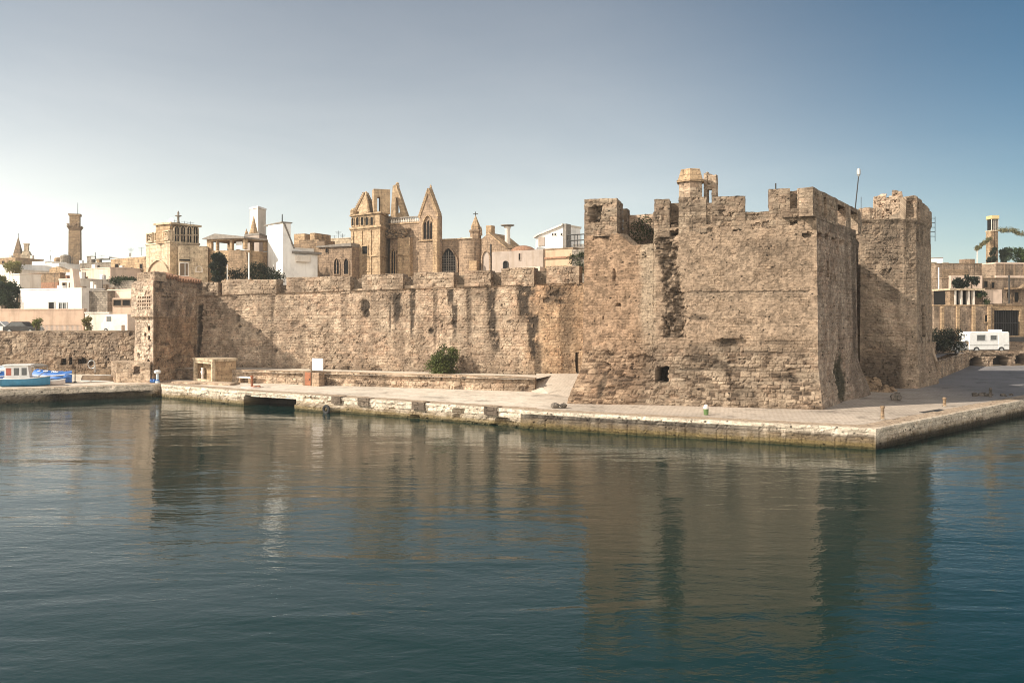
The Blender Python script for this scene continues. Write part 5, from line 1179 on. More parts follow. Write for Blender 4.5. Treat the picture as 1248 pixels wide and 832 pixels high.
for k in range(14): rock(mb, (X(1208, 64.5) + rs.uniform(-1.6, 2.5), 64.8 + rs.uniform(-.8, 1.0), QZ + .05), rs.uniform(.08, .28), rs, .6)
mb.tube((X(1207, 64), 64, QZ), (X(1207, 64), 64, QZ + .7), .12, .1, 8)
tag(part('rubble', mb, 'darkblock'), 'scatter of dark stones around a stump on the far right quay', 'rubble', kind='stuff')

# ------------------------------------------------------------------ middle: buildings behind the long wall
ZB = 8.6
def body(t, pts, z0, z1, mat, name='wall', s1=1.0): return part(name, foot(MB(), pts, z0, z1, 1.0, s1), mat, t, bevel=.02)
def ledge(t, pts, zc, k=1.07, h=.22, mat='gold', name='cornice'): return part(name, foot(MB(), pts, zc - h / 2, zc + h / 2, k, k), mat, t, bevel=.03)

# ornate carved building
A, B, C = Q(178, 112.5), Q(207, 107.5), Q(243, 111.5); FA, FB = Fr(A, B), Fr(B, C); P4 = quad3(A, B, C)
ob = thing('carved_house', 'ornate cream stone house with carved roof panels and a large pointed archway', 'house', (*(A + C) / 2, ZB))
zt = FA.z(193, 297.5); body(ob, P4, ZB, zt, 'cream'); ledge(ob, P4, zt + .12, 1.03, .24, 'cream')
ztu = FB.z(225, 273); zl = zt + .25
part('upper_wall', foot(MB(), [A + (C - B) * .06, B + (A - B) * 0 , C, P4[3]], zl, FA.z(193, 281.5), .97, .97), 'cream', ob)
for p0, p1 in ((179.5, 187), (189, 197.5), (199.5, 206.5)):
    a0, a1 = FA.a(p0), FA.a(p1); z0, z1 = zl + .1, FA.z(193, 282.5); po = ring_rect(a0, a1, z0, z1); pi_ = grow(po, -.16)
    f = part('carved_panel', MB().ring(FA, po, pi_, -.3, .16), 'cream', ob); c_, w_, hh = (a0 + a1) / 2, (a1 - a0), z1 - z0
    mb = MB(); mb.ring(FA, arch_pts(c_ - w_ * .25, c_ + w_ * .25, z0 + hh * .42, z1 - .25, False), grow(arch_pts(c_ - w_ * .25, c_ + w_ * .25, z0 + hh * .42, z1 - .25, False), -.11), -.2, .1)
    mb.fbox(FA, c_ + w_ * .1, c_ + w_ * .28, -.2, .101, z0 + .2, z0 + hh * .5); mb.fbox(FA, c_ - w_ * .25, c_ + w_ * .1, -.2, .102, z0 + .2, z0 + .33); part('relief', mb, 'cream', f)
part('roof_block', MB().fbox(FB, FB.a(209), FB.a(243.5), -3.2, -.35, FB.z(225, 297), FB.z(225, 275)), 'tan', ob)
part('roof_slab', MB().fbox(FB, FB.a(207), FB.a(245), -3.4, .15, FB.z(225, 275) + .003, FB.z(225, 272.5)), 'cream', ob, bevel=.03)
for r_, (y0, y1) in enumerate(((276, 286), (287, 297))):
    for k in range(4):
        p0 = 212.5 + k * 7.6; win(ob, FB, p0, p0 + 5.4, y0, y1, 'dark', 'cream', 'round' if r_ == 0 else 'rect', .14, .12, 'loggia_opening', 1, False)
win(ob, FA, 182, 206, 317, 336, 'ochre', 'cream', 'pointed', .2, .25, 'archway', sill=False)
LBF = FP(218, 106.2, 253.5, 107.6); part('side_wing', MB().fbox(LBF, 0, LBF.L, -5, 0, ZB, LBF.z(235, 299.5)), 'cream', ob, bevel=.03)
part('slit', MB().fbox(LBF, LBF.a(218.5), LBF.a(232), -.02, .02, LBF.z(225, 318), LBF.z(225, 315.8)), 'dark', ob)
win(ob, LBF, 219.5, 225, 321, 336, 'wood', 'white', fw=.1, name='door', sill=False); win(ob, LBF, 225.8, 229, 321, 336, 'wood', 'white', fw=.08, name='door', sill=False)
part('relief', MB().ring(LBF, arch_pts(LBF.a(238), LBF.a(247), LBF.z(240, 332), LBF.z(240, 324), False), grow(arch_pts(LBF.a(238), LBF.a(247), LBF.z(240, 332), LBF.z(240, 324), False), -.15), -.02, .12), 'offwhite', ob)
fz = FB.z(215, 272); fx = X(215, 108)
part('finial', MB().lathe((fx, 108.6, fz), [(.3, 0), (.16, .25), (.14, .85), (.42, .95), (.42, 1.05), (.12, 1.1), (.16, 1.35), (.05, 1.65)], 10), 'slate', ob, True)
dish(ob, (X(208.5, 108), 107.9, FB.z(208, 269.5)), .48, (-.3, -.8, .4))
for px in (222, 234, 241): antenna(ob, FB.pt(FB.a(px), -1.5, ztu), .6)

# open pavilion on a sloping stone base
pv = FP(252, 108.5, 299, 105.5); pav = thing('roof_pavilion', 'open roof pavilion with three square openings and a low grey pitched roof', 'pavilion', (*pv.pt(pv.L / 2, 0, ZB),))
z = lambda y: pv.z(275, y); a = pv.a
part('wall', MB().prism(pv, [(a(252), ZB), (a(299), ZB), (a(299), z(306)), (a(252), z(304.5))], -4, 0), 'tan', pav)
for p0, p1 in ((252, 257.5), (263, 264.6), (280, 282.5), (296, 299)):
    for b in (0, -3.6): part('pier', MB().fbox(pv, a(p0), a(p1), b - .4, b, z(304.5) + .003, z(293)), 'tan', pav)
part('lintel', MB().fbox(pv, a(252), a(299), -4, 0, z(293) + .003, z(290.8)), 'tan', pav)
part('roof', MB().prism(pv, [(a(250), z(290.6)), (a(301), z(292)), (a(301), z(290)), (a(265), z(284.5)), (a(250), z(289.8))], -4.4, .5), 'slate', pav)
part('shutter', MB().fbox(pv, a(285), a(292), -.5, -.4, z(304), z(295)), 'white', pav)
part('buttress', MB().prism(pv, [(a(284), ZB), (a(318), ZB), (a(305), z(309)), (a(297), z(306)), (a(284), z(306))], .01, .8), 'brown', pav)
tree('topiary_tree', 'tall dark clipped evergreen with a rounded top in front of the roof pavilion', 'tree', (X(266, 101), 101, 9), (X(266, 101), 101, Zp(326, 101)), 1.05, 1.75, 40, 7500, .2, (.006, .012, .006), (.02, .032, .012), 21)
hg = foliage('hedge', [((X(p, 101.5), 101.8, Zp(y, 101.5)), .75) for p, y in ((280, 335), (285, 333), (290, 336), (296, 337), (302, 332), (307, 326), (313, 325), (318, 328), (324, 331), (330, 334), (336, 336), (309, 336), (316, 337), (325, 338), (340, 339))], 3800, .2, (.006, .012, .006), (.02, .032, .012), 22)
tag(hg, 'dark wedge-shaped hedge between the clipped evergreen and the tall white house', 'hedge')
def lamp_pole(label, px, d, y0, y1, r=.05, mat='wpaint', name='white_pole'): return pole(label, px, d, y1, mat, Zp(y0, d), r, name)
lamp_pole('thin white pole in front of the clipped evergreen', 277, 99, 346, 322); lamp_pole('taller white pole among the dark hedge in front of the cone-topped cube', 303.5, 99, 345, 308, .09)

bc = thing('cone_topped_cube', 'brown windowless cube building with a tiled conical spire on its roof', 'building', (X(312, 118), 118, ZB))
P4 = quad3(Q(298, 118), Q(316, 116), Q(325.5, 120)); zt = Zp(285.5, 117); body(bc, P4, ZB, zt, 'lav'); ledge(bc, P4, zt - .05, 1.03, .3, 'slate', 'coping')
c0 = (X(306.5, 117), 118, zt + .1); mb = MB(); mb.lathe(c0, [(.72, 0), (.72, .25), (.6, .28), (.38, 1.1), (.2, 1.9), (.03, 2.6)], 10); part('cone', mb, 'tan', bc); part('finial', MB().lathe((X(297.5, 117), 118, zt + .1), [(.2, 0), (.22, .3), (.1, .5), (.02, .8)], 8), 'tan', bc)
wt = thing('white_tower', 'plain slender white tower with a flat cap behind the cone-topped brown cube', 'tower', (X(314, 128), 128, ZB))
P4 = quad3(Q(304.5, 128), Q(314.5, 126), Q(324, 129)); zt = Zp(254.5, 127); body(wt, P4, ZB, zt, 'offwhite'); ledge(wt, P4, zt + .15, 1.09, .3, 'white', 'cap')
# big white house with a sloping chimney wall
wh = thing('tall_white_house', 'tall white house with a sloping chimney gable and a slab roof over its right half', 'house', (X(355, 107), 108, ZB))
WL, WR = FP(324.5, 109.5, 344.5, 105.5), FP(344.5, 105.5, 387, 109)
z = lambda y: WR.z(360, y)
part('left_wall', MB().prism(WL, [(0, ZB), (WL.L, ZB), (WL.L, z(273)), (WL.a(326), z(273))], -1.1, 0), 'white', wh)
part('gable', MB().prism(WR, [(.003, ZB), (WR.L, ZB), (WR.L, z(309)), (WR.a(358), z(303)), (WR.a(351), z(286)), (WR.a(346), z(274)), (.003, z(273.5))], -4, 0), 'white', wh)
part('edge_coping', MB().prism(WR, [(WR.a(344.8), z(273)), (WR.a(346.6), z(273)), (WR.a(352), z(286)), (WR.a(359), z(303)), (WR.a(357.4), z(303)), (WR.a(350.4), z(286))], -4.2, .15), 'slate', wh)
part('chimney_cap', MB().fbox(WL, WL.a(323), WL.L + .1, -1.3, .2, z(273) + .003, z(271.4)), 'slate', wh, bevel=.03)
part('roof_slab', MB().fbox(WR, WR.a(356), WR.L + .35, -4.5, .5, z(309) + .003, z(306)), 'slate', wh, bevel=.03)
part('roof_slab', MB().fbox(WR, WR.a(358), WR.a(384), -4.3, -.2, z(306) + .003, z(301.5)), 'offwhite', wh, bevel=.03)
part('balcony', MB().fbox(WR, WR.a(360), WR.a(376), .003, .6, z(319), z(311)), 'offwhite', wh, bevel=.03)
part('rear_wing', MB().prism(WR, [(WR.L + .003, ZB), (WR.L + 1.3, ZB), (WR.L + .3, z(309))], -4, -.6), 'brown', wh)
part('pole', MB().tube(WR.pt(.15, -.4, z(271.3)), WR.pt(.15, -.4, z(262)), .08, .06, 6), 'iron', wh)
SF = FP(298, 113, 326, 109.8)
for k in range(5):
    y0 = 322 - 6 * k; part('stepped_wall', MB().fbox(SF, SF.a(309 + k * 3.2), SF.L + .5, -3 + .1 * k, -.1 * k, ZB if k == 0 else SF.z(315, y0 + 6) + .003, SF.z(315, y0)), 'white', wh, bevel=.03)
win(wh, SF, 318.5, 321, 325, 337, 'dark', 'offwhite', sill=False); win(wh, SF, 322, 325, 325, 337, 'dark', 'offwhite', sill=False)
# brown complex
br = thing('brown_rooftops', 'cluster of flat brown stone blocks stepping up behind the tall white house', 'building', (X(372, 125), 127, ZB))
f = FP(350, 127, 396, 124)
for nm, p0, p1, y, b, m_ in (('wall', 350, 396, 297, 0, 'brown'), ('roof_block', 353, 366, 283.5, -1, 'tan'), ('roof_block', 371, 377, 283, -1.3, 'tan'), ('roof_block', 362, 386, 292, -.5, 'brown')):
    part(nm, MB().fbox(f, f.a(p0), f.a(p1), b - 4, b, ZB if nm == 'wall' else f.z(372, 297) + .003, f.z(372, y)), m_, br, bevel=.03)
part('beam', MB().fbox(f, f.a(388), f.a(397), -.6, .3, f.z(390, 300), f.z(390, 294)), 'wood', br)
t, fr, zt = house('arched_house', 'low rosy stone house with two pointed windows between white house and belfry', 'house', 389, 122, 429, 120, 301, ZB, 6, 'rose', None)
win(t, fr, 407.5, 413.5, 315, 334, 'dark', 'rose', 'pointed', .16, .12, sill=False, mull=1); win(t, fr, 419.5, 425, 315, 334, 'dark', 'rose', 'pointed', .16, .12, sill=False)
win(t, fr, 397, 400, 303, 308, 'dark', 'rose', fw=.08, sill=False)
part('roof', MB().prism(fr, [(-.3, zt + .003), (fr.L, zt + .003), (fr.L, zt + .35), (fr.L, zt + .5), (-.3, zt + .2)], -6, .3), 'slate', t)
t, fr, zt = house('pale_rooftop', 'pale flat rooftop terrace behind the low rosy house with pointed windows', 'building', 394, 134, 430, 132, 291.5, ZB, 6, 'cream')
for p, h in ((404, 1.6), (409, 1.1), (399, .9)): antenna(t, fr.pt(fr.a(p), -2, zt), h)

# the church: belfry, open gables, nave, traceried gable
cht = thing('church_belfry', 'square golden church belfry with a row of small arches and a hollow pyramid top', 'belfry', (X(450, 122), 123, ZB))
A, B, C = Q(428, 123), Q(463, 119), Q(476.5, 126); FA, FB = Fr(A, B), Fr(B, C); P4 = quad3(A, B, C)
z = lambda y: FA.z(446, y)
body(cht, P4, ZB, z(278), 'gold'); ledge(cht, P4, z(312.5), 1.05, .22); ledge(cht, P4, z(277.2), 1.10, .3); part('corbel_course', foot(MB(), P4, z(280.8), z(278.4), 1.015, 1.07), 'gold', cht)
part('belfry_stage', foot(MB(), P4, z(275.9), z(262), .985, .985), 'gold', cht); ledge(cht, P4, z(261), 1.09, .22)
for k in range(4): part('buttress', MB().fbox(FA, FA.a(428.5 + k * 11.4) , FA.a(431 + k * 11.0), -.02, .14, ZB, z(281)), 'gold', cht)
for p in (434.5, 440.2, 445.8, 451.8): win(cht, FA, p, p + 3.3, 264.5, 274.5, 'dark', 'gold', 'round', .12, .1, 'belfry_opening', sill=False)
win(cht, FA, 429, 431.6, 265.5, 275, 'dark', 'gold', 'round', .1, .1, 'belfry_opening', sill=False)
win(cht, FA, 442, 448.5, 300, 309.5, 'dark', 'gold', fw=.15); win(cht, FA, 441.5, 450, 315, 330, 'tan', 'gold', fw=.12, name='blind_panel', sill=False)
win(cht, FB, 476.2, 476.4, 300, 301, 'dark', 'gold') if False else None
zb = z(260); base = [A.lerp(C, .06), A.lerp(B, .62), A.lerp(B, .62) + (C - B) * .8, A + (C - B) * .85]; base[0] = A + (C - B) * .05 + (B - A) * .04
apex = (Vector(base[0]) + Vector(base[2])) / 2; za = z(230.5)
py = MB(); foot(py, base, zb, za - .2, .93, .10); part('pyramid', py, 'gold', cht)
for k in range(4):
    b0 = Vector((base[k][0], base[k][1], zb)); b1 = Vector((apex.x, apex.y, za + .05)) + (b0 - Vector((apex.x, apex.y, zb))) * .12; mb = MB(); mb.tube(b0, b1, .24, .15, 6)
    for q_ in range(12): p = b0.lerp(b1, (q_ + .5) / 12); mb.tube(p, p + (b0 - Vector((apex.x, apex.y, zb))).normalized() * .28 + Vector((0, 0, .1)), .09, .05, 5)
    part('ribs', mb, 'gold', cht)
part('pinnacle', MB().lathe((B.x * .02 + A.x * .98 + .3, A.y - .2, z(260)), [(.5, 0), (.5, .5), (.55, .55), (.3, .9), (.1, 1.0)], 8), 'gold', cht)
sf = Fr(A.lerp(B, .76) + Vector((0, .8)), Q(475.5, 121.5)); a = sf.a
po = ring_rect(a(455.5), a(475.5), zb, sf.z(465, 230.5)); pi_ = ring_rect(a(459.8), a(463.6), sf.z(465, 258), sf.z(465, 240))
part('hollow_slab', MB().ring(sf, po, pi_, -1.6, 0), 'gold', cht)
cg = thing('flying_gable', 'ruined openwork gable with a slanting edge and a tall slot beside the belfry', 'gable', (X(485, 124), 124, ZB))
gf = FP(474, 124, 497, 122.5); a = gf.a; z = lambda y: gf.z(485, y)
part('wall', MB().ring(gf, [(a(475.5), z(268)), (a(496.5), z(266)), (a(482.6), z(224.5)), (a(478.6), z(226))], [(a(482.6), z(261)), (a(487.6), z(259)), (a(484.0), z(241)), (a(482.6), z(242))], -.7, 0), 'gold', cg)
part('wall', MB().fbox(gf, a(470), a(497), -2.2, -1.31, ZB, z(266)), 'gold', cg)
part('finial', MB().lathe((gf.pt(a(481.6), -.6, 0)[0], gf.pt(a(481.6), -.6, 0)[1], z(229)), [(.3, .2), (.34, .5), (.2, .6), (.28, .8), (.1, .95)], 8), 'gold', cg)
nv = thing('church_nave', 'rosy stone nave wall with tall lancet window and roof balustrade between belfry and traceried gable', 'church', (X(493, 121), 122, ZB))
nf = FP(475.5, 123, 512, 120.5); a = nf.a; z = lambda y: nf.z(493, y)
part('wall', MB().fbox(nf, 0, nf.L, -6, 0, ZB, z(273)), 'rose', nv); part('wall', MB().fbox(nf, a(488), a(503), .002, .7, ZB, z(290)), 'tan', nv)
part('string_course', MB().fbox(nf, a(487), a(504), .1, .9, z(312), z(310.2)), 'tan', nv)
win(nv, nf, 477.3, 482.6, 304, 334, 'dark', 'tan', 'pointed', .18, .2, mull=1, sill=False)
part('rail', MB().fbox(nf, -.2, nf.L, -.3, .12, z(265.8), z(264.4)), 'slate', nv); part('rail_base', MB().fbox(nf, -.2, nf.L, -.3, .15, z(272.9), z(271.3)), 'tan', nv)
for k in range(17):
    p = nf.pt(.15 + (nf.L - .3) * k / 16, -.1, z(271.2)); part('baluster', MB().lathe(p, [(.09, 0), (.14, .2), (.07, .45), (.09, z(265.9) - z(271.2))], 7), 'offwhite', nv)
mb = MB(); rs = random.Random(31)
for k in range(70): rock(mb, (*nf.pt(a(475) + rs.random() * (a(500) - a(475)), .3 + .5 * rs.random(), z(289) + rs.random() * 1.0)[:2], z(289.5) + rs.random() * 1.15), rs.uniform(.16, .36), rs)
part('carved_corbel', mb, 'brown', nv)
gt = thing('traceried_gable', 'tall steep stone gable with stepped edges and a traceried window', 'gable', (X(522, 119), 120, ZB))
gf = FP(511, 120.3, 534, 118.3); a = gf.a; z = lambda y: gf.z(522, y)
part('wall', MB().prism(gf, [(a(511), ZB), (a(534), ZB), (a(534), z(264)), (a(522.3), z(231)), (a(511), z(264))], -.9, 0), 'rose', gt)
mb = MB()
for k in range(14):
    t = (k + .3) / 14
    for s in (-1, 1):
        ae = a(522.3) + s * (a(534) - a(522.3)) * t; ze = z(231) - (z(231) - z(264)) * t; mb.fbox(gf, ae - .16, ae + .16, -.7, .14, ze - .28, ze + .26)
part('stepped_edge', mb, 'tan', gt)
part('tracery_window', MB().ring(gf, grow(arch_pts(a(516.6), a(528.4), z(292), z(263)), .2), arch_pts(a(516.6), a(528.4), z(292), z(263)), -.02, .3), 'tan', gt)
for k in range(3): win(gt, gf, 517 + k * 3.9, 520.3 + k * 3.9, 270 - (1.5 if k == 1 else 0), 291.5, 'dark', 'rose', 'pointed', .09, .14, 'lancet', sill=False)
part('rosette', MB().lathe((0, 0, 0), [(.01, 0), (.01, .01)], 3), 'tan', gt) if False else None
part('string_course', MB().fbox(gf, -.1, gf.L + .1, .002, .22, z(293.4), z(292.3)), 'tan', gt)
part('buttress', MB().fbox(gf, a(530), gf.L + .25, .002, .5, ZB, z(268)), 'tan', gt)
part('finial', MB().lathe((gf.pt(a(522.3), -.5, 0)[0], gf.pt(a(522.3), -.5, 0)[1], z(232)), [(.25, 0), (.1, .3), (.2, .5), (.05, .9)], 8), 'tan', gt)
aw = thing('arched_wall', 'rosy church wall with a wide latticed pointed archway and rounded end', 'church wall', (X(555, 119), 119, ZB))
wf = FP(533, 120, 589, 117.5); a = wf.a; z = lambda y: wf.z(558, y)
part('wall', MB().fbox(wf, 0, wf.L, -4, 0, ZB, z(292)), 'rose', aw); part('coping', MB().fbox(wf, -.05, wf.L * .78, -4, .12, z(292) + .003, z(290.6)), 'tan', aw)
part('roof_block', MB().fbox(wf, a(560), a(575), -3, -.3, z(292) + .004, z(289.4)), 'offwhite', aw)
f = win(aw, wf, 537.5, 556.5, 302.5, 336, 'dark', 'rose', 'pointed', .32, .3, 'archway', sill=False)
mb = MB()
for k in range(7): mb.fbox(wf, a(538.5 + 2.8 * k) - .035, a(538.5 + 2.8 * k) + .035, .03, .08, ZB, z(312 - 6.5 * (1 - abs(k - 3) / 3.2)))
for k in range(8): mb.fbox(wf, a(538), a(556), .082, .12, z(333 - 3 * k) - .03, z(333 - 3 * k) + .03)
part('lattice', mb, 'slate', f)
win(aw, wf, 532.8, 536, 314.5, 335, 'dark', 'tan', fw=.1, name='door', sill=False)
cxy = wf.pt(a(573), -.4, 0); part('apse', MB().lathe((cxy[0], cxy[1], 0), [(1.75, ZB), (1.75, z(293.5)), (1.9, z(292.8)), (1.9, z(292.1)), (.4, z(291.2))], 24), 'rose', aw)
part('buttress', MB().fbox(wf, a(577), a(586), .3, 1.6, ZB, z(319)), 'tan', aw)
pn = thing('church_pinnacle', 'little pointed stone pinnacle topped with a cross on the church wall', 'pinnacle', (X(580, 118), 118.5, 18)); z = lambda y: Zp(y, 118.5); c0 = (X(579.5, 118.5), 119, 0)
part('base', MB().lathe(c0, [(.8, z(293)), (.8, z(284)), (.95, z(282)), (.95, z(280)), (.62, z(279))], 6), 'rose', pn); part('spire', MB().lathe(c0, [(.7, z(279)), (.66, z(275)), (.12, z(264)), (.05, z(262))], 6), 'tan', pn)
part('cross', MB().tube((c0[0], 119, z(263)), (c0[0], 119, z(257.5)), .07, .06, 5).tube((c0[0] - .35, 119, z(260.3)), (c0[0] + .35, 119, z(260.3)), .06, .06, 5), 'iron', pn)
part('crockets', MB().lathe((c0[0] + .75, 118.7, 0), [(.25, z(287)), (.2, z(280)), (.08, z(276))], 6), 'rose', pn)
gh = thing('gabled_house', 'rosy house with one long sloping roof edge, a chimney and a pointed window', 'house', (X(604, 115), 115, ZB))
gf = FP(587, 117, 623, 114.5); a = gf.a; z = lambda y: gf.z(604, y)
part('wall', MB().prism(gf, [(0, ZB), (gf.L, ZB), (gf.L, z(306)), (a(617), z(303)), (a(595), z(284)), (a(587), z(290))], -5, 0), 'rose', gh)
part('roof_edge', MB().prism(gf, [(a(617), z(303) + .003), (a(618.5), z(303)), (a(596), z(283)), (a(594.5), z(283.6)), (a(595), z(284) + .003)], -5.1, .12), 'tan', gh)
part('chimney', MB().fbox(gf, a(589.5), a(596), -1.6, -.6, z(290), z(273.5)), 'tan', gh, bevel=.03)
win(gh, gf, 588.5, 597, 306, 335, 'lav', 'rose', 'pointed', .22, .2, sill=False); part('drainpipe', MB().tube(gf.pt(a(598.5), .1, ZB), gf.pt(a(598.5), .1, z(297)), .08, .08, 6), 'iron', gh)
t, fr, zt = house('rendered_wall', 'smooth greyish plastered wall with a small dark arched door below the mushroom column', 'wall', 599.5, 112.5, 662, 108, 305.5, ZB, 2, 'lav', None)
win(t, fr, 614, 619, 318, 334, 'dark', 'iron', 'round', .1, .1, 'door', sill=False); win(t, fr, 632.5, 634.5, 309, 317, 'dark', 'lav', fw=.06, sill=False)
t, fr, zt = house('ochre_wall', 'golden ochre wall with a crumbling dark string course right of the greyish plastered wall', 'wall', 662.5, 108.3, 698, 105.5, 304, ZB, 3, 'ochre', 'brown')
part('string_course', MB().fbox(fr, fr.a(664), fr.L, .002, .2, fr.z(680, 315), fr.z(680, 313)), 'tile', t)
house('low_wall', 'low pink rendered wall rising just above the battlements below the ochre wall', 'wall', 621, 96, 658, 94, 325.5, ZB, 1, 'peach', None)
house('low_wall', 'low buff stone wall above the battlements next to the big tower', 'wall', 664, 95, 706, 92, 323.5, ZB, 1, 'tan', None)
mc = thing('mushroom_column', 'slender white column carrying a thin flared disc like a mushroom', 'column', (X(618.5, 116), 116.6, ZB)); z = lambda y: Zp(y, 116.6); c0 = (X(618.5, 116.6), 117.4, 0)
part('shaft', MB().lathe(c0, [(.46, ZB), (.44, z(305)), (.36, z(280)), (.5, z(275.5))], 16), 'offwhite', mc, True); part('disc', MB().lathe(c0, [(.5, z(275.6)), (1.0, z(274.2)), (1.0, z(273.5)), (.3, z(272.9))], 20), 'slate', mc)
dr = thing('tiled_dome', 'low red tiled dome roof behind the greyish plastered wall', 'dome', (X(638, 114), 114, ZB)); z = lambda y: Zp(y, 114)
part('drum', MB().lathe((X(638, 114), 115.3, 0), [(1.7, ZB), (1.7, z(305.5))], 16), 'lav', dr); part('roof', MB().lathe((X(638, 114), 115.3, 0), [(1.85, z(305.8)), (1.8, z(304)), (1.2, z(300.3)), (.5, z(298.6)), (.05, z(298.2))], 20), 'tile', dr)
wm = thing('white_studio', 'white modern flat building with a slanting roof and tiny windows', 'house', (X(672, 118), 119, ZB)); mf = FP(653, 120, 691, 117); a = mf.a; z = lambda y: mf.z(672, y)
part('wall', MB().prism(mf, [(0, ZB), (a(686), ZB), (a(686), z(276)), (a(657), z(286)), (0, z(289))], -5, 0), 'white', wm)
part('roof', MB().prism(mf, [(-.15, z(289)), (a(657), z(286) + .003), (a(686.5), z(276) + .003), (a(687), z(273.8)), (a(656), z(284.4)), (-.2, z(287.6))], -5.2, .35), 'offwhite', wm)
part('recess', MB().fbox(mf, a(656.5), a(664), .002, .12, z(299), z(288)), 'lav', wm)
for p0, p1 in ((673, 675), (676, 678), (683.5, 685.5)): win(wm, mf, p0, p1, 284.5, 287, 'dark', 'white', fw=.05, sill=False)
part('corner_frame', MB().fbox(mf, a(687), a(690.5), -1.2, .1, ZB, z(274)), 'slate', wm)
sc = thing('metal_balcony', 'metal balcony frame with railings between the white slanted building and the big tower', 'balcony', (X(699, 117), 117, ZB)); sf = FP(690.5, 117, 713, 115.5); a = sf.a; z = lambda y: sf.z(700, y)
part('floor', MB().fbox(sf, 0, sf.L, -2, 0, z(304), z(301)), 'slate', sc); part('wall', MB().fbox(sf, 0, sf.L, -2.4, -2.1, ZB, z(296)), 'offwhite', sc)
for y in (286, 293): part('rail', MB().tube(sf.pt(0, -.1, z(y)), sf.pt(sf.L, -.1, z(y)), .09, .09, 6), 'iron', sc)
for k in range(6): part('post', MB().tube(sf.pt(sf.L * (k + .2) / 5.5, -.1, z(301)), sf.pt(sf.L * (k + .2) / 5.5, -.1, z(286)), .05, .05, 6), 'iron', sc)
iv = thing('ivy_wall', 'grey stone pier overgrown with dark green ivy next to the big tower', 'wall', (X(703, 90), 90, ZB)); vf = FP(697, 90, 714, 89); a = vf.a
part('wall', MB().fbox(vf, 0, vf.L, -2, 0, ZB, vf.z(703, 304)), 'greystone', iv)
rs = random.Random(5); foliage('ivy', [((*vf.pt(rs.random() * vf.L, .1, 0)[:2], Zp(308 + 24 * rs.random(), 90)), .35) for k in range(18)], 1500, .16, (.014, .022, .01), (.06, .075, .025), 61, iv)

# ------------------------------------------------------------------ right: retaining wall, camper, terraces
RA, RB, RC_ = (41.6, 80.5), (57.4, 103.0), (110, 111)
rw = [RA, RB, RC_, (110, 114.5), (55.2, 106.2), (39.6, 81.9)]
RF1, RF2 = Fr(RA, RB), Fr(RB, RC_)
def rwstyle(U, Z, h, col, j, R):
    D = np.array(PAL['stain']); a = lambda px: RF1.L + RF2.a(px)
    for x0, x1, y0, y1 in ((1182, 1198, 434.5, 448), (1211, 1232, 433.5, 445), (1238, 1255, 431, 443), (1275, 1295, 432, 443)):
        u0, u1 = a(x0), a(x1); z1 = RF2.z(x0, y0); m = ((U > u0) & (U < u1) & (Z < z1 - .5 * ((U - (u0 + u1) / 2) / (u1 - u0) * 2) ** 2)).astype(float); h = h * (1 - m) - 1.2 * m; col = tint(col, m, (.025, .02, .017))
    lf = sstep(RF1.L, RF1.L - .5, U); col = tint(col, .5 * lf * sstep(.42, .58, R[3]), (.10, .08, .06))
    m = rect(U, Z, a(1196), a(1236), RF2.z(1215, 434), RF2.z(1215, 431.5), .06); h = h - .25 * m; col = tint(col, .6 * m, D)
    return h, col
ret = masonry('retaining_wall', rw, 1.0, lambda u: (3.05 if u < RF1.L else 3.1 + .01 * (u - RF1.L)), None, True, .12, [.13, .13, .5, .5, .5, .5], None, 111, .36, .6, 1.2, rwstyle, [('c', 1, 0), ('c', .99, 0)], .95, rough_top=.08)
tag(ret, 'long stone retaining wall with dark low arches below the white camper van', 'retaining wall')
plat = MB().poly([(40.5, 81.6, 2.7), (56.0, 105.0, 2.7), (109, 113.5, 2.7), (130, 130, 2.7), (41, 130, 2.7), (40.3, 84, 2.7)]); tag(part('upper_road', plat, QM), kind='structure')
# camper
cv = thing('camper_van', 'white camper van with dark windows parked on the retaining wall', 'camper van', (0, 0, 0)); L = 5.2; w = 2.1; f = Fr((-L / 2, -w / 2), (L / 2, -w / 2))
part('body', MB().prism(f, [(0, .35), (L, .35), (L, 2.35), (L * .97, 2.5), (.25, 2.5), (0, 2.3)], -w, 0), 'wpaint', cv, bevel=.08)
for a0, a1, z0, z1 in ((1.0, 2.0, 1.5, 2.1), (2.75, 3.5, 1.55, 2.05)):
    fr_ = part('window', MB().ring(f, grow(ring_rect(a0, a1, z0, z1), .06), ring_rect(a0, a1, z0, z1), -.02, .04), 'steel', cv); part('pane', MB().fbox(f, a0, a1, -.02, .012, z0, z1), 'glass', fr_)
part('side_door', MB().fbox(f, 3.75, 4.45, -.02, .02, .5, 2.2), 'wpaint', cv, bevel=.02); part('waist_stripe', MB().fbox(f, .05, L - .05, .001, .012, .86, .98), 'steel', cv)
part('roof_box', MB().fbox(f, 3.4, 4.6, -1.5, -.5, 2.503, 2.75), 'wpaint', cv, bevel=.06); part('bumper', MB().fbox(f, -.1, .03, -w + .05, -.05, .35, .6), 'steel', cv, bevel=.03)
for a_ in (.9, 4.1):
    for b in (-.02, -w + .02):
        p = Vector(f.pt(a_, b, .36)); wh_ = part('wheel', MB().tube(p - Vector((0, .12, 0)), p + Vector((0, .12, 0)), .36, .36, 16), 'rubber', cv); part('rim', MB().tube(p - Vector((0, .13, 0)), p + Vector((0, .13, 0)), .2, .2, 12), 'steel', wh_)
cv.scale = (1.08, 1.0, 1.1); cv.location = (X(1208, 106.4), 108.0, 2.7); cv.rotation_euler = (0, 0, .10)
car('parked_van', 'dark grey van parked at the right frame edge beside the white camper', 'van', (X(1247, 108), 109.2, 2.7), 4.6, 2.0, 'iron', .12, True)
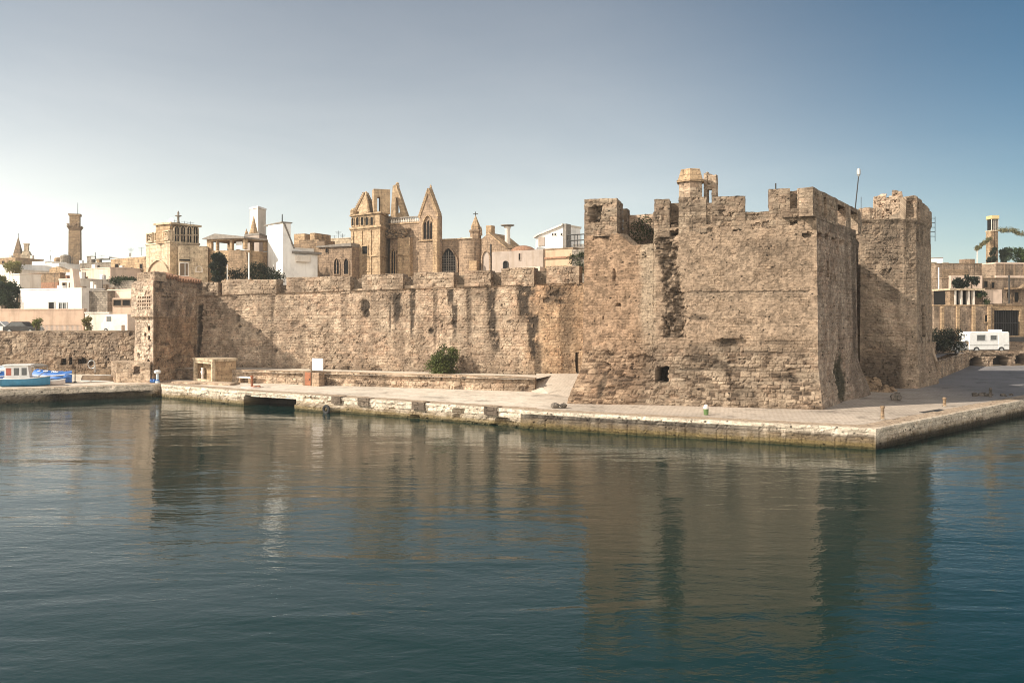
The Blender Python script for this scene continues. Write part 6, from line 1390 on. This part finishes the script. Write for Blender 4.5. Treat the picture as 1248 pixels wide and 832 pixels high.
car('parked_car', 'small pale car parked nose to tail with the white camper van, left of it', 'car', (X(1178, 105.6), 107.4, 2.7), 3.6, 1.4, 'steel', .3)
hb = foliage('hedge', [((X(p, 102), 103.5 + rs.uniform(-.5, .5), Zp(y, 102)), .85) for p in range(1144, 1180, 4) for y in (408, 415, 422)], 4200, .22, (.005, .008, .004), (.018, .024, .010), 71); tag(hb, 'dark shaded hedge between the ruined-crown tower and the white camper', 'hedge')
# terraces of stone buildings
t, fr, zt = house('stone_terrace_house', 'shaded brown stone terrace house with pilasters above the dark hedge', 'house', 1138, 112, 1209, 113, 373, 2.9, 8, 'umber', 'tan')
for p in (1146, 1165, 1184, 1203): part('pilaster', MB().fbox(fr, fr.a(p), fr.a(p + 3.5), .002, .25, 2.9, zt - .002), 'tan', t)
win(t, fr, 1200, 1204, 384, 392, 'dark', 'brown', fw=.1)
lg = thing('loggia', 'small loggia with white columns and dark openings on the brown terrace house', 'loggia', (X(1180, 114), 114, zt)); lf_ = FP(1158, 113.2, 1204, 114); a = lf_.a; z = lambda y: lf_.z(1180, y); zz = zt + .2
part('wall', MB().fbox(lf_, 0, lf_.L, -3.5, -1.0, zz, z(354)), 'dark', lg); part('roof', MB().fbox(lf_, a(1156), a(1199), -3.6, .3, z(354) + .003, z(351.5)), 'cream', lg, bevel=.03)
for p in (1163.5, 1171, 1180, 1186): part('column', MB().fbox(lf_, a(p), a(p + 2.2), -.5, 0, zz, z(354)), 'offwhite', lg, bevel=.02)
part('wall', MB().fbox(lf_, a(1158), a(1163), -1, -.05, zz, z(354)), 'brown', lg)
for k in range(12): part('railing_post', MB().tube(lf_.pt(a(1190 + k * 1.3), -.2, zz), lf_.pt(a(1190 + k * 1.3), -.2, z(362)), .04, .04, 5), 'wood', lg)
part('railing_rail', MB().fbox(lf_, a(1189), a(1206), -.25, -.15, z(362), z(361.2)), 'wood', lg)
tree('terrace_shrub', 'green shrub growing through the railing beside the loggia with white columns', 'shrub', (*lf_.pt(a(1199), -1, zz),), (*lf_.pt(a(1199), -.4, 0)[:2], z(363)), 1.0, .9, 9, 1500, .2, (.018, .03, .01), (.06, .085, .025), 72)
gb = thing('gate_building', 'stone building with a wide black garage gateway behind the white camper', 'building', (X(1226, 116), 117, 3)); gf = FP(1206, 115.5, 1300, 118); a = gf.a; z = lambda y: gf.z(1226, y)
part('wall', MB().fbox(gf, 0, gf.L, -6, 0, 2.9, z(372)), 'tan', gb); part('coping', MB().fbox(gf, -.1, gf.L, -6, .2, z(372) + .003, z(370)), 'brown', gb)
f = win(gb, gf, 1210, 1241, 378, 409, 'dark', 'tan', fw=.3, b=.25, name='gateway', sill=False)
mb = MB()
for k in range(11): mb.fbox(gf, a(1211 + 2.85 * k) - .04, a(1211 + 2.85 * k) + .04, .02, .07, 3, z(379))
mb.fbox(gf, a(1210.3), a(1240.7), .075, .11, z(394), z(393)); part('gate', mb, 'iron', f)
t, fr, zt = house('ochre_house', 'peach and ochre rendered house wall in the sun below the upper terrace', 'house', 1148, 124, 1300, 126, 340, 3, 6, 'umber', 'brown')
for w_ in ((1199, 1203, 343, 350), (1208, 1212, 344, 351), (1227, 1231, 356, 363), (1236, 1241, 356, 368)): win(t, fr, *w_, 'dark', 'wood', fw=.12)
part('patch', MB().fbox(fr, fr.a(1196), fr.a(1221), .002, .05, fr.z(1208, 372), fr.z(1208, 353)), 'peach', t); part('wing', MB().fbox(fr, fr.a(1156), fr.a(1194), .002, .6, 3, fr.z(1175, 336)), 'peach', t); 
part('ledge', MB().fbox(fr, fr.a(1224), fr.L, .002, 1.2, fr.z(1235, 353), fr.z(1235, 350.5)), 'tan', t); part('awning', MB().prism(fr, [(fr.a(1232), fr.z(1240, 352)), (fr.L, fr.z(1240, 350)), (fr.L, fr.z(1240, 344)), (fr.a(1240), fr.z(1240, 346))], 1.21, 2.2), 'brown', t)
part('drainpipe', MB().tube(fr.pt(fr.a(1222.5), 1.3, 3), fr.pt(fr.a(1222.5), 1.3, fr.z(1222, 336)), .12, .12, 6), 'iron', t)
def paddle(name, label, px, d, y0, y1, wpx, seed, n=8):
    t = thing(name, label, 'plant', (X(px, d), d, Zp(y1, d))); rs = random.Random(seed); mb = MB(); b = Vector((X(px, d), d, Zp(y1, d))); hgt = Zp(y0, d) - b.z; part('stem', MB().tube(b, b + Vector((0, 0, hgt * .6)), .12, .08, 7), 'bark', t)
    cl = [((b.x + rs.uniform(-.5, .5) * wpx / F * d, b.y + rs.uniform(-.3, .3), b.z + hgt * rs.uniform(.3, .95)), rs.uniform(.25, .5)) for k in range(n)]
    foliage('leaves', cl, 900, .32, (.006, .010, .006), (.022, .032, .016), seed, t); return t
paddle('succulent_plant', 'tall dark bushy succulent silhouetted against the peach wall', 1184, 121, 334, 352, 16, 73, 10); paddle('succulent_plant', 'small round dark succulent just left of the tall one on the loggia roof', 1170, 121, 341, 352, 9, 74, 5)
t, fr, zt = house('upper_terrace_wall', 'weathered ochre terrace wall with a pale patch left of the slim brown tower', 'wall', 1140, 136, 1214, 136, 322, 6, 3, 'umber', 'brown')
part('roof_block', MB().fbox(fr, fr.a(1177), fr.a(1189), -2, -.2, zt + .2, fr.z(1183, 315.5)), 'rose', t); part('roof_block', MB().fbox(fr, fr.a(1151), fr.a(1157), -2, -.2, zt + .2, fr.z(1154, 320)), 'rose', t)
part('dark_band', MB().fbox(fr, fr.a(1148), fr.a(1180), .002, .1, fr.z(1165, 338), fr.z(1165, 328)), 'brown', t)
t, fr, zt = house('fenced_terrace', 'rosy terrace wall with posts and pale upper band under the green tree', 'wall', 1213.5, 133, 1300, 135, 322, 6, 4, 'umber', 'peach', ch=.25)
part('band', MB().fbox(fr, -.2, fr.L, .002, .35, fr.z(1230, 338.5), fr.z(1230, 336)), 'peach', t)
for p in (1223.5, 1235.5, 1247): part('post', MB().fbox(fr, fr.a(p), fr.a(p + 1), .002, .2, fr.z(1230, 336) + .003, zt - .002), 'wood', t)
t, fr, zt = house('white_hut', 'small white flat house peeping out beside the ruined-crown tower on the right', 'house', 1126, 138, 1149, 137, 315, 8, 4, 'white', 'slate', ch=.15)
part('awning', MB().fbox(fr, fr.a(1130), fr.a(1141), .002, .5, fr.z(1140, 320.5), fr.z(1140, 319.3)), 'slate', t)
lamp_pole('white pipe post against the terrace below the small white flat house', 1144, 116, 376, 326, .10); 
bt2 = thing('slim_tower', 'slim brown two-pillar tower with dark lantern slots and a yellow cap', 'tower', (X(1211, 140), 140.5, 12)); sf = FP(1205.5, 140, 1217, 140); a = sf.a; z = lambda y: sf.z(1211, y)
part('pillar', MB().fbox(sf, a(1207.5), a(1211.3), -1.4, 0, 10, z(280.5)), 'tan', bt2); part('pillar', MB().fbox(sf, a(1212.3), a(1216.3), -1.4, 0, 10, z(280.5)), 'brown', bt2); part('core', MB().fbox(sf, a(1211.3) + .004, a(1212.3) - .004, -1.2, -.2, 10, z(281)), 'dark', bt2)
part('lantern', MB().fbox(sf, a(1208.6), a(1216.8), -1.3, -.05, z(280.4), z(267)), 'dark', bt2)
for p in (1208.5, 1211.2, 1213.6, 1216.1): part('mullion', MB().fbox(sf, a(p), a(p + .55), -.12, .0, z(280.4), z(267)), 'offwhite', bt2)
part('cap', MB().fbox(sf, a(1207.8), a(1217.4), -1.5, .15, z(266.9), z(262.5)), 'yellow', bt2, bevel=.04); part('collar', MB().fbox(sf, a(1207), a(1217), -1.5, .12, z(282), z(280.5)), 'cream', bt2)
def thatch(name, label, pts, r, seed, post=None):
    t = thing(name, label, 'pergola', pts[0]); rs = random.Random(seed); mb = MB()
    for p, q_ in zip(pts[:-1], pts[1:]): mb.tube(p, q_, .09, .09, 6)
    part('beam', mb, 'wood', t); cl = []
    for p, q_ in zip(pts[:-1], pts[1:]):
        for k in range(8): v = Vector(p).lerp(Vector(q_), (k + .5) / 8); cl.append(((v.x, v.y + rs.uniform(-.3, .3), v.z + rs.uniform(-.1, .15)), r * rs.uniform(.7, 1.2)))
    foliage('climber', cl, 1500, .22, (.09, .085, .04), (.26, .24, .12), seed, t, .4)
    if post: part('post', MB().tube(post[0], post[1], .1, .08, 7), 'bwhite', t).__class__; part('fork', MB().tube(post[1], Vector(post[1]) + Vector((-.5, 0, .5)), .07, .05, 6).tube(post[1], Vector(post[1]) + Vector((.25, 0, .55)), .07, .05, 6), 'bwhite', t)
    return t
PX = lambda px, py, d: (X(px, d), d, Zp(py, d))
thatch('vine_pergola', 'sloping pergola arm with dry climber on a forked post left of the slim brown tower', [PX(1189, 304.5, 139), PX(1198, 297, 139), PX(1206.5, 290, 139.6)], .28, 75, (PX(1191, 325, 139), PX(1191, 307, 139)))
thatch('vine_pergola', 'long drooping pergola arm covered in climber right of the slim brown tower', [PX(1217, 280.5, 139.6), PX(1231, 280.5, 138), PX(1244, 285, 137), PX(1262, 289, 136.5)], .42, 76)
tree('cypress_tree', 'narrow dark cypress in front of the slim brown two-pillar tower', 'tree', PX(1208.5, 324, 138), PX(1208.5, 309, 138), .75, 1.7, 10, 1500, .25, (.008, .015, .008), (.025, .04, .02), 77)
tree('round_tree', 'round grey green tree right of the slim brown tower', 'tree', PX(1226, 324, 141), PX(1226, 311.5, 141), 1.25, 1.25, 14, 2200, .28, (.02, .032, .018), (.06, .085, .045), 78)
tree('leafy_tree', 'bright green leafy tree at the right frame edge above the fenced terrace', 'tree', PX(1248, 324, 142), PX(1247, 313, 142), 1.9, 1.2, 14, 2600, .3, (.03, .055, .012), (.11, .16, .035), 79)

# ------------------------------------------------------------------ summer sea haze
hm = bpy.data.materials.new('haze'); hm.use_nodes = True; hn = hm.node_tree.nodes; hn.clear()
ho = hn.new('ShaderNodeOutputMaterial'); hv = hn.new('ShaderNodeVolumePrincipled'); hv.inputs['Density'].default_value = 0.00045; hv.inputs['Color'].default_value = (0.96, 0.93, 0.90, 1); hv.inputs['Anisotropy'].default_value = 0.3
hm.node_tree.links.new(hv.outputs[0], ho.inputs['Volume'])
hb_ = MB().box8([(-4100, -400, -3), (4100, -400, -3), (4100, 6100, -3), (-4100, 6100, -3), (-4100, -400, 42), (4100, -400, 42), (4100, 6100, 42), (-4100, 6100, 42)])
tag(part('haze', hb_, hm), kind='stuff')
